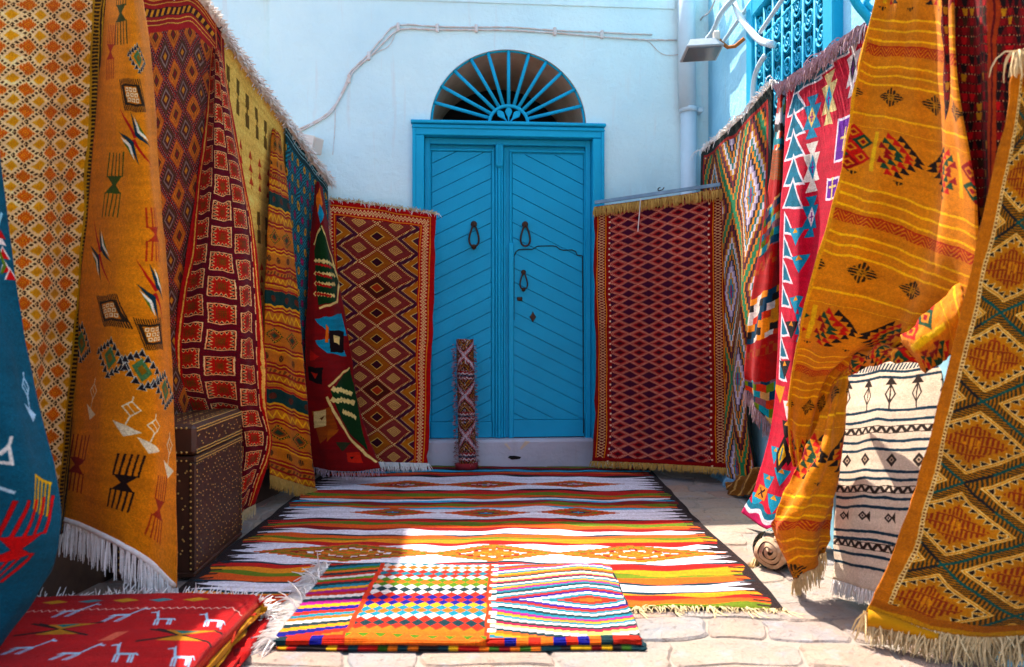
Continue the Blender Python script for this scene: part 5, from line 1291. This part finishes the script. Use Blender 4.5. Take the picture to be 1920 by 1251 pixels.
# small rolled rug and jute cloth on the right
R = rug('tan_rolled_rug', 'small tan rolled rug tied with teal strip on the paving at right', 'rolled rug')
c0, c1 = np.array([1.135, 3.34, .085]), np.array([1.36, 3.60, .085])
def roll(parent, c0, c1, r, turns, mat, name, th=.007, n=28):
    ax = Vector(c1 - c0); L = ax.length; ax.normalize(); a = ax.cross(Vector((0, 0, 1))); 
    if a.length < .2: a = ax.cross(Vector((0, 1, 0)))
    a.normalize(); b = a.cross(ax).normalized(); mb = MB(); N = int(turns * n); pts = []
    for i in range(N + 1):
        t = i / N; rr = r * (.16 + .84 * t) * (1 + .03 * math.sin(i * .9)); w = 2 * math.pi * turns * t; pts.append((rr * math.cos(w), rr * math.sin(w), rr, w))
    vs_ = []
    for z in (0, 1):
        for (x, y, rr, w) in pts:
            for k in (0, 1):
                q = rr - k * th; jit = .004 * math.sin(w * 2.3) * (1 - z)
                p = Vector(c0) + ax * (L * z + jit) + a * (q * math.cos(w)) + b * (q * math.sin(w)); vs_.append(p[:])
    M_ = 2 * (N + 1); fs = []; uvs = []
    for i in range(N):
        for k in (0, 1): fs.append((2 * i + k, 2 * i + 2 + k, M_ + 2 * i + 2 + k, M_ + 2 * i + k))
        fs.append((2 * i, 2 * i + 1, 2 * i + 3, 2 * i + 2)); fs.append((M_ + 2 * i, M_ + 2 * i + 1, M_ + 2 * i + 3, M_ + 2 * i + 2))
    fs.append((2 * N, 2 * N + 1, M_ + 2 * N + 1, M_ + 2 * N))
    me = bpy.data.meshes.new(name); me.from_pydata(vs_, [], fs)
    uv = me.uv_layers.new(name='UVMap')
    for pl in me.polygons:
        for li in pl.loop_indices:
            vi = me.loops[li].vertex_index; z = 1 if vi >= M_ else 0; i = (vi % M_) // 2
            uv.data[li].uv = ((pts[i][3] / (2 * math.pi)) % 1.0001 if True else 0, 1 - z)
        # keep the seam from wrapping
        us = [uv.data[li].uv[0] for li in pl.loop_indices]
        if max(us) - min(us) > .5:
            for li in pl.loop_indices:
                if uv.data[li].uv[0] < .5: uv.data[li].uv[0] = uv.data[li].uv[0] + 1
    o = link(name, me, mat, parent, True); return o
jute = simple('tan_jute', '#D8BC9A', .95, 0, scale=45, dark='#B0805E', bs=.6)
roll(R, c0, c1, .080, 3.2, jute, 'rolled_layers', .016)
cv = Cv(.5, .1, 500, '#125A6A', .002, 71); cv.put((cv.Y > .02) & (cv.Y < .028), '#E4D8C0'); cv.put((cv.Y > .038) & (cv.Y < .043), '#E4D8C0'); k = (cv.Y > .055); cv.put(k & (fr(cv.X * 60) < .5) & (fr(cv.Y * 60) < .5), '#D8CCB8')
band = MB(); axd = Vector(c1 - c0).normalized(); aa = axd.cross(Vector((0, 0, 1))).normalized(); bb = aa.cross(axd)
vs_ = []; fs_ = []
for i in range(33):
    w = 2 * math.pi * i / 32
    for z in (.03, .13): vs_.append((Vector(c0) + axd * z + aa * .086 * math.cos(w) + bb * .086 * math.sin(w))[:])
for i in range(32): fs_.append((2 * i, 2 * i + 1, 2 * i + 3, 2 * i + 2))
me = bpy.data.meshes.new('teal_band'); me.from_pydata(vs_, [], fs_); uv = me.uv_layers.new(name='UVMap')
for pl in me.polygons:
    for li in pl.loop_indices:
        vi = me.loops[li].vertex_index; i, z = divmod(vi, 2); uv.data[li].uv = (i / 32, z)
link('teal_band', me, cloth_mat('teal_band_weave', cv.done(), .5, .13), R, True)
mb = MB()
for k in range(7): strands(mb, Vector(c0) + axd * (.05 + .02 * k) + aa * -.08 + Vector((0, 0, -.05)), (-.5, -.6, -.2), (0, 0, 0), .09, 6, .0026, .3, 900 + k)
mb.build('fringe', M['fringe_cream'], R)
R = rug('jute_cloth', 'crumpled dark jute cloth on the ground below the stepped-diamond rug', 'cloth')
s = Sheet([[(1362, 905, 4.95), (1385, 893, 4.9), (1410, 880, 4.75), (1430, 872, 4.6)],
           [(1362, 920, 4.9), (1385, 905, 4.78), (1412, 890, 4.62), (1434, 888, 4.5)],
           [(1366, 928, 4.88), (1388, 930, 4.72), (1408, 928, 4.6), (1432, 926, 4.5)]], 30, 24, .01, [(.014, 2.4, .8, .3, 0)], seed=73)
cv = Cv(.4, .2, 400, '#7A5E44', .01, 73); cv.put(fr((cv.X + cv.Y) * 14) < .2, '#C2A47C'); s.build('cloth_panel', cloth_mat('jute_weave', cv.done(), .4, .2), R)
# ------------------------------------------------------------------ ON THE GROUND
KX0, KX1, KY0, KY1 = -1.315, 1.038, 2.865, 5.74
def flat(x0, x1, y0, y1, z, nr=5, nc=5, jit=.0, seed=0):
    r = random.Random(seed)
    return [[(x0 + (x1 - x0) * c / (nc - 1) + r.uniform(-jit, jit), y1 + (y0 - y1) * q / (nr - 1) + r.uniform(-jit, jit), z) for c in range(nc)] for q in range(nr)]
R = rug('striped_floor_kilim', 'large striped kilim with white bands and stepped diamonds lying on the paving', 'rug')
s = Sheet(flat(KX0, KX1, KY0, KY1, .016, 6, 6, .012, 5), 110, 130, .008, [(.0025, .4, 7, .1, 0)], rough=.005, seed=81, world=True)
def tex(s):
    cv = Cv(s.Wm, s.Hm, 430, '#E4DFE6', .003, 81)
    pal = dict(r='#BC1C14', o='#D8621A', y='#E0921E', g='#64801C', w='#E4DFE6', k='#1E1A1E', m='#8A1216', c='#5FB4D2', n='#123A4A')
    seq = [(879, 'o'), (881, 'g'), (884, 'm'), (886, 'k'), (889.5, 'c'), (891, 'k'), (894, 'o'), (897, 'r'), (899, 'k'), (924, 'w'), (926, 'k'), (931, 'r'), (935, 'g'), (939, 'o'), (940, 'k'), (944, 'w'), (946, 'c'), (951, 'm'), (954, 'g'), (957.5, 'o'), (959, 'c'), (980, 'w'), (982, 'k'), (987, 'r'), (992, 'g'), (997, 'o'), (1000, 'm'),
           (1008, 'w'), (1009.5, 'n'), (1015, 'o'), (1018, 'g'), (1024, 'y'), (1029, 'r'), (1064, 'w'), (1066, 'n'), (1074, 'r'), (1083, 'y'), (1088, 'g'), (1099, 'o'), (1101, 'n'), (1118, 'w'), (1120.5, 'n'), (1127, 'y'), (1133, 'r'), (1143, 'o'), (1160, 'g')]
    wav = .028 * np.sin(cv.X * 5.2 + 1) + .016 * np.sin(cv.X * 11 + cv.Y * 3) + .010 * np.sin(cv.X * 23 + cv.Y * 9)
    Yw = cv.Y + wav * .55; y0 = 0.0; ranges = {}
    for i, (py, c) in enumerate(seq):
        d = CH * F / (py - VY); y1 = KY1 - d
        wob = .010 * np.sin(cv.X * (6 + i % 5) + i * 1.7) + .006 * np.sin(cv.X * (17 + i % 7) + i)
        th = .6 if c != 'w' else 1.0
        cv.put((Yw + wob * (1 if y1 - y0 > .03 else .4) >= y0 - (.004 if c != 'w' else 0)) & (cv.Y > -1), pal[c]); ranges[py] = (y0, y1); y0 = y1
    def dserr(px, py, wpx, h, kind):
        d = CH * F / (py - VY); xc = (px - VX) / F * d - KX0; yc = KY1 - d; w = wpx / F * d
        yy = np.abs(Yw - yc) / h; st = .022; xq = np.abs(cv.X - xc) / w
        row = np.floor((cv.Y - yc) / .013) * .013
        t = xq + np.abs(row) / h + .05 * (np.random.default_rng(int(px)).random(400)[(np.floor((cv.Y - yc) / .013).astype(int)) % 400] - .5)
        cols = {0: ['#5FB4D2', '#E4DFE6', '#8A1216', '#6E8E1A', '#C41E14', '#E2701A', '#C46A14'], 1: ['#5FB4D2', '#123A4A', '#C41E14', '#6E8E1A', '#A81E14', '#E2701A', '#B84A10'], 2: ['#D8701A', '#8E8E26', '#D8701A', '#E4DFE6', '#8A1216', '#C0701A', '#727A1A', '#D0641A']}[kind]
        k = t < 1; c = cv.lut((t * len(cols)).astype(int), cols)
        chk = (np.floor(cv.X / .035) + np.floor((cv.Y - yc) / .026)) % 2 == 0
        if kind == 0: c = np.where((chk & (t < .7))[..., None], np.array(hexc('#A83A18'), np.float32), c)
        if kind == 2: c = np.where((chk & (t < .75) & (t > .1))[..., None], np.array(hexc('#A0701C'), np.float32), c)
        cv.a[k] = c[k]
    for px in (760, 915, 1075): dserr(px, 912, 95, .125, 0)
    for px in (738, 908, 1085): dserr(px, 966, 82, .10, 1)
    for px, w in ((655, 175), (925, 130), (1190, 165)): dserr(px, 1043, w, .14, 2)
    # black side borders with teeth
    e = np.minimum(cv.X, cv.W - cv.X)
    tooth = .03 + .20 * (np.abs(fr(cv.Y / .085 + .1 * np.sin(cv.Y * 9)) * 2 - 1)) ** 1.6 * (.55 + .45 * smn(*cv.X.shape, 30, 2, 5))
    iswhite = (np.abs(cv.a - np.array(hexc(pal['w']), np.float32)).sum(2) < .02)
    cv.put((e < tooth) & iswhite, '#241E20'); cv.put(e < .035 + .015 * np.sin(cv.Y * 31), '#241E20')
    cv.put((e < .09) & (fr(cv.Y / .05 + e * 4) < .35), '#2C2220')
    return cv.done(.06, .09, .06)
s.build('woven_panel', cloth_mat('striped_kilim_weave', tex(s), s.Wm, s.Hm, 260, bs=.45), R)
fringe(R, s, 'bottom', .035, .016, M['fringe_cream'], 3, .0020, .25, 81, t0=.6, curl=.9)
fringe(R, s, 'bottom', .085, .13, M['fringe_cream'], 4, .0024, .25, 82, True, t0=.6, curl=.8)

# folded checker rug
R = rug('folded_checker_rug', 'folded rug of coloured checks and stepped stripes lying on the kilim front', 'rug')
fx0, fx1, fy0, fy1 = -.80, .462, 2.50, 3.345
def frow(y, z, sk=0): return [(fx0 + .03 + sk, y, z), (-.4, y - .005, z + .004), (0.0, y - .006, z), (fx1 - .12, y, z + .004), (fx1 - .02 - .0 * sk, y + .004, z)]
top = [frow(3.34, .032), frow(3.1, .042), frow(2.85, .042), frow(2.62, .038), frow(2.545, .034), frow(2.530, .029), frow(2.525, .020)]
s = Sheet(top, 90, 90, .012, [(.003, 1.3, .8, .1, 0)], rough=.004, seed=84, world=True)
def tex(s):
    W, H = s.Wm, s.Hm; cv = Cv(W, H, 720, '#E8E0DC', .003, 84)
    T, Wt, R_, Y_, G_, B_, N_, O_, Mg, Pk = '#1A8296', '#DCD4D0', '#BC3018', '#DE9E3C', '#56862A', '#2C3686', '#123A44', '#D8701C', '#A01C84', '#B04060'
    u = cv.X; xa, xb = .23, .70
    # middle: rows of little diamonds
    rows = [T, Wt, O_, Wt, R_, T, R_, Wt, G_, O_, G_, Wt, N_, Wt, R_, B_, R_, B_, Y_, T, O_, T, Wt, R_, N_, R_, O_, O_, O_, O_]
    rh = H / 29.; _, p, q, I, J = lattice(cv, .046, 2 * rh); r_ = np.clip(np.round(2 * J).astype(int), 0, len(rows) - 1)
    mid = cv.lut(r_, rows); seam = np.maximum(abs(p), abs(q)) > .475; mid[seam] = mid[seam] * .8 + .12
    # right: stepped stripes forming a sideways diamond; left: stepped stripes
    st = .028; Xq = np.floor((cv.X - xb) / st) * st; yc = H * .56
    tr = np.abs(np.abs(cv.Y - yc) - 0) + np.abs(Xq - .36) * .30
    pr = [O_, R_, T, '#ECE4E0', B_, R_, T, Wt, N_, T, Mg, Y_, T, Wt, N_, Pk, '#C8D890', Wt, N_, O_, Y_, T, Wt, Mg]
    rt = cv.lut((tr / .0195).astype(int) % len(pr), pr)
    Xl = np.floor(cv.X / .03) * .03; tl = cv.Y + Xl * .25
    pl = [R_, N_, T, G_, O_, N_, R_, Wt, G_, R_, N_, T, Y_, Mg, R_, Wt, N_, Mg, Y_, B_, R_, T, O_, Wt, N_, Y_, B_, R_, O_, G_]
    lt = cv.lut((tl / .029).astype(int) % len(pl), pl)
    cv.a[:] = np.where((cv.X < xa)[..., None], lt, np.where((cv.X < xb)[..., None], mid, rt))
    for x in (xa, xb): cv.put(np.abs(cv.X - x) < .009, '#D8441C')
    cv.put((cv.X > xb) & (cv.X < xb + .03) & (fr(cv.Y * 14) < .4), Wt)
    k = cv.H - cv.Y < .038; blk = cv.lut(np.random.default_rng(4).integers(0, 7, 64)[np.floor(cv.X / .04).astype(int) % 64], [O_, R_, O_, B_, Y_, N_, R_]); cv.a[k] = blk[k]
    k = (cv.X > xa) & (cv.X < xb) & (cv.H - cv.Y < .05); cv.put(k, O_); cv.put(k & ((.05 - cv.H + cv.Y) / .03 < np.abs(fr(cv.X / .058) * 2 - 1) - .25), G_)
    return cv.done(.06, .09, .06)
fm = cloth_mat('folded_checker_weave', tex(s), s.Wm, s.Hm, 260, bs=.5); s.build('top_layer', fm, R)
fringe(R, s, 'left', .10, .012, M['fringe_white'], 8, .0030, .25, 84, t1=.94, curl=.8)
low = [[(p[0] + .012, p[1] - .012, max(.013, p[2] * .5 - .002)) for p in r_] for r_ in top]
s2 = Sheet(low, 60, 40, .008, [], rough=.004, seed=85, world=True)
cv = Cv(1.24, .9, 300, '#6A2A18', .003, 85); j = np.floor(cv.X / .034).astype(int); cv.a[:] = cv.lut(np.random.default_rng(3).integers(0, 7, 64)[j % 64], ['#A81E14', '#1E1A1E', '#2E5A1E', '#C8701A', '#123A44', '#C8A44A', '#7A1216'])
s2.build('lower_layer', cloth_mat('folded_checker_back', cv.done(), 1.24, .9), R)

# pile of folded red rugs in the left foreground
R = rug('folded_llama_rug', 'folded red rug with pale blue llamas in the left foreground', 'rug')
def prow(y, z, dx=0.0): return [(-1.66 + dx, y, z - .01), (-1.35, y, z), (-1.1, y + .004, z), (-.92, y, z), (-.885, y, z - .008), (-.868, y, z - .03), (-.872, y, z - .05)]
rows_ = [prow(2.715, .085), prow(2.70, .118), prow(2.66, .135), prow(2.4, .138), prow(2.1, .136), prow(1.8, .134)]
s = Sheet(rows_, 90, 90, .014, [(.003, 1.2, .6, .2, 0)], rough=.006, seed=88, world=True)
def tex(s):
    cv = Cv(s.Wm, s.Hm, 560, '#B01418', .003, 88); A = s.inv_m; Lb = '#A9C8D8'
    def llama(px, py, f):
        x, y = A(px, py); w = .052
        S = lambda dx, dy: (x + f * dx * w, y + dy * .058)
        cv.poly([S(-.6, -.1), S(.45, -.1), S(.45, .12), S(-.6, .12)], Lb)
        for dx in (-.55, -.38, .22, .40): cv.line([S(dx, .1), S(dx - .25, .85)], .007, Lb)
        cv.poly([S(.3, -.1), S(.48, -.1), S(.95, -1.0), S(.75, -1.0)], Lb); cv.line([S(.8, -.95), S(1.15, -.85)], .009, Lb); cv.line([S(.8, -.95), S(.85, -1.15)], .006, Lb); cv.line([S(-.6, -.05), S(-.8, .15)], .006, Lb)
    for px, py, f in ((140, 1148, 1), (232, 1155, 1), (305, 1162, -1), (398, 1162, -1), (48, 1212, 1), (140, 1222, 1), (235, 1228, -1), (340, 1232, -1)): llama(px, py, f)
    for px, py in ((110, 1178), (340, 1190)):
        x, y = A(px, py)
        cv.poly([(x - .09, y - .05), (x + .02, y - .005), (x - .09, y - .03)], '#1E1418')
        for sg in (1, -1):
            cv.line([(x - .11 * sg, y - .045), (x + .11 * sg, y + .045)], .010, '#2A1A14')
        cv.poly([(x - .06, y - .035), (x + .1, y - .035), (x, y)], '#B8862A'); cv.poly([(x - .06, y + .035), (x + .08, y + .035), (x, y)], '#B8862A'); cv.poly([(x - .03, y - .033), (x + .05, y - .033), (x, y - .012)], '#2A7A7A')
    x, y = A(215, 1193); cv.poly([(x - .01, y - .035), (x + .03, y - .035), (x + .012, y + .035), (x - .03, y + .035)], '#D88A80')
    yb = A(250, 1137)[1]; z = np.abs(fr(cv.X * 38) * 2 - 1) * .016; cv.put(np.abs(cv.Y - yb - z) < .0035, '#E0C8C0')
    for i, c in enumerate(['#C8962A', '#5A8A90', '#C8962A', '#5A8A90', '#C8962A', '#B83018', '#C8962A']): cv.dia(.12 + i * .12, A(250, 1124)[1], .045, .02, c)
    e = cv.W - cv.X; cv.put(e < .03, '#B83A14')
    return cv.done(.05, .08, .03)
s.build('top_layer', cloth_mat('red_llama_weave', tex(s), s.Wm, s.Hm, 260, bs=.45), R)
fringe(R, s, 'top', .07, .009, M['fringe_white'], 5, .0024, .1, 88, curl=.8, outdir=(.15, .6, .35))
def layer(name, z, dx, c, seed, bw=.03):
    rr = [[(p[0] + (dx if i > 2 else 0), p[1] + .006 * (j == 0), p[2] * 0 + z - (.006 if i in (0, 6) else 0) - (.012 if i == 6 else 0)) for i, p in enumerate(r_)] for j, r_ in enumerate(rows_)]
    q = Sheet(rr, 40, 40, .026, [], rough=.006, seed=seed, world=True); cv = Cv(.8, .9, 200, c, .003, seed); q.build(name, cloth_mat(name + '_%d' % seed, cv.done(), .8, .9), R); return q
layer('folded_layer', .088, .006, '#C8921E', 90); layer('folded_layer', .062, -.012, '#3A2018', 91); q = layer('folded_layer', .036, .030, '#B81A18', 92)
fringe(R, q, 'right', .05, .01, M['fringe_white'], 6, .0026, .3, 93, t1=.14, curl=.8)

# rolled pile carpet leaning against the door
R = rug('rolled_pile_carpet', 'rolled-up shaggy carpet in red, white and brown leaning upright against the blue door', 'rolled rug')
ca, cb = np.array(P(875, 872, 5.66)), np.array(P(870, 637, 5.725)); ca[2] = .03
cv = Cv(.47, .95, 560, '#7A3A1C', .004, 95)
def tex(cv):
    per = .30; t = (cv.Y + .06) % per; x = (cv.X % .235) / .235 - .5; y = (t - .18) / .12
    m = np.abs(np.abs(x) * 2 - np.abs(y)); 
    cols = cv.lut((m * 9).astype(int), ['#E2CCD0', '#C87A7C', '#3A1A18', '#B07A24', '#7A2A18', '#C28A2A', '#3A1A18', '#8A4A1C', '#5A2418']); cv.a[:] = cols
    k = t < .06; cv.put(k, '#B01C20'); cv.put(k & (np.abs(t - .012 - .012 * np.abs(fr(cv.X * 28) * 2 - 1)) < .006), '#E8DCD8'); cv.put(k & (np.abs(t - .032) < .007), '#2A3A50'); cv.put(k & (np.abs(t - .044 - .012 * np.abs(fr(cv.X * 28) * 2 - 1)) < .005), '#E8DCD8')
    r = np.random.default_rng(3); n = smn(*cv.X.shape, 150, 80, 4); cv.put(n > .80, '#E6D8DC'); cv.put(n < .16, '#2A1414'); n = smn(*cv.X.shape, 150, 80, 6); cv.put(n > .86, '#8AA4BC'); cv.put(n < .1, '#A81C20')
tex(cv)
pm = cloth_mat('pile_carpet_weave', cv.done(.05, .15, .2), .47, .95, 120, bs=.9)
roll(R, cb, ca, .079, 2.2, pm, 'rolled_layers', .012, 30)
mb = MB(); rr = random.Random(4); axc = Vector(cb - ca).normalized(); a1 = axc.cross(Vector((0, 1, 0))).normalized(); b1 = a1.cross(axc)
tufts = {k: MB() for k in range(3)}
for i in range(900):
    w = rr.uniform(0, 2 * math.pi); h = rr.uniform(.01, .97); o = a1 * math.cos(w) + b1 * math.sin(w); p = Vector(ca) + axc * (Vector(cb - ca).length * h) + o * .077
    v = o * .018 + Vector((rr.uniform(-.008, .008), 0, rr.uniform(-.014, .004))); tufts[i % 3].tube([p, p + v * .6, p + v], [.0022, .002, .001], 3, False)
for k, (c, nm) in enumerate((('#C87A78', 'pink_tufts'), ('#9A2420', 'red_tufts'), ('#5A3018', 'brown_tufts'))): tag(tufts[k].build(nm, simple(nm, c, .95, bs=0), R), 'shaggy wool tufts', None, None, 'stuff')
c_red = [(Vector(ca) + a1 * .076 * math.cos(i * math.pi / 10) + b1 * .076 * math.sin(i * math.pi / 10) - axc * .004) for i in range(20)]
MB().tube([Vector(ca) - axc * .012, Vector(ca) + axc * .03], .084, 20).build('red_end_binding', simple('red_binding', '#A01820', .9), R, True)

# studded chest
C_ = thing('studded_chest', 'brown leather trunk covered in brass nails standing in front of the red zigzag rug', 'chest', (0, 0, 0))
cx0, cx1, cy0, cy1, chh = -1.64, -1.315, 3.22, 3.86, .655
tw = Matrix.Translation((cx1, cy0, 0)) @ Matrix.Rotation(math.radians(2.5), 4, 'Z') @ Matrix.Translation((-cx1, -cy0, 0))
body = MB().box(cx0, cx1, cy0, cy1, .012, .52, .010).build('body', M['leather'], C_, False, tw)
MB().box(cx0 - .008, cx1 + .008, cy0 - .008, cy1 + .008, .527, chh, .016).build('lid', M['leather'], C_, False, tw)
for z in (.014, .50): MB().box(cx0 - .006, cx1 + .006, cy0 - .006, cy1 + .006, z, z + .022, .004).build('edge_strap', M['leather'], C_, False, tw)
for x, y in ((cx1, cy0), (cx1, cy1), (cx0, cy0)): MB().box(x - .016, x + .007, y - .0075 if y == cy0 else y - .016, y + .016 if y == cy0 else y + .0075, .04, .495, .003).build('corner_strap', M['leather'], C_, False, tw)
st_ = MB()
def stud(p, n, r):
    n = Vector(n); a = n.orthogonal().normalized(); b = n.cross(a); p = Vector(p); vs_ = [(p + (a * math.cos(k * math.pi / 3) + b * math.sin(k * math.pi / 3)) * r)[:] for k in range(6)] + [(p + n * r * .6 + (a * math.cos(k * math.pi / 3) + b * math.sin(k * math.pi / 3)) * r * .6)[:] for k in range(6)] + [(p + n * r * .85)[:]]
    st_.add(vs_, [(k, (k + 1) % 6, 6 + (k + 1) % 6, 6 + k) for k in range(6)] + [(6 + k, 6 + (k + 1) % 6, 12) for k in range(6)])
sr = random.Random(2)
def J(v, a=.0012): return v + sr.uniform(-a, a)
xr, yf = cx1 + .0075, cy0 - .0075
n_ = 44
for i in range(n_):                                                   # rows along the right side
    y = cy0 + .01 + (cy1 - cy0 - .02) * i / (n_ - 1)
    for z in (.535, .548, .628, .64): stud((cx1 + .009, J(y), J(z)), (1, 0, 0), .0042)
    if i % 3: stud((cx1 + .0085, J(y), .588 + .022 * math.sin(i * .9)), (1, 0, 0), .0040)
    for z in (.50, .512): stud((xr, J(y), J(z)), (1, 0, 0), .0038)
    stud((cx1 - .012, J(y), chh), (0, 0, 1), .0038)
for z in np.linspace(.05, .49, 18):
    for y in (cy0 + .012, cy1 - .012): stud((xr, y, J(z)), (1, 0, 0), .0045)
    for x in (cx1 - .012, cx0 + .02): stud((x, yf, J(z)), (0, -1, 0), .0055)
for i in range(27):                                                   # nail motifs: discs, rosettes and rows filling the panel
    for j in range(24):
        y, z = .035 + i * .0225, .06 + j * .0185
        cell = ((y / .155) % 1 - .5, (z / .21) % 1 - .5); r_ = math.hypot(cell[0] * 1.0, cell[1] * 1.2)
        if (.20 < r_ < .30) or r_ < .10 or (r_ > .46 and (i + j) % 2): stud((cx1 + .0005, J(cy0 + y, .004), J(z, .004)), (1, 0, 0), .0034)
for x in np.linspace(cx0 + .03, cx1 - .03, 14):
    for z in (.54, .642): stud((J(x), cy0 - .0085, z), (0, -1, 0), .0055)
    for z in (.505,): stud((J(x), yf, z), (0, -1, 0), .005)
for k in range(60):
    stud((sr.uniform(cx1 - .2, cx1 - .03), cy0 - .0002, .08 + .40 * (k / 60)), (0, -1, 0), .0048)
for i in range(26):
    for j in range(11):
        if (i * j + i) % 3: stud((J(cx0 + .03 + j * .026), J(cy0 + .03 + i * .023), chh), (0, 0, 1), .0036)
tag(st_.build('brass_nails', M['brass'], C_, True, tw), 'hundreds of round brass nail heads', None, None, 'stuff')

# ------------------------------------------------------------------ every thing's origin goes to its base
bpy.context.view_layer.update()
for o in [o for o in bpy.data.objects if o.type == 'EMPTY' and o.parent is None]:
    lo = np.array([1e9] * 3); hi = -lo
    for c in o.children:
        if c.type != 'MESH': continue
        a = np.array([(c.matrix_local @ Vector(q))[:] for q in c.bound_box]); lo = np.minimum(lo, a.min(0)); hi = np.maximum(hi, a.max(0))
    if lo[0] > 1e8: continue
    base = Vector(((lo[0] + hi[0]) / 2, (lo[1] + hi[1]) / 2, lo[2]))
    o.location = Vector(o.location) + Matrix.Rotation(o.rotation_euler[2], 3, 'Z') @ base
    for c in o.children: c.location = Vector(c.location) - base
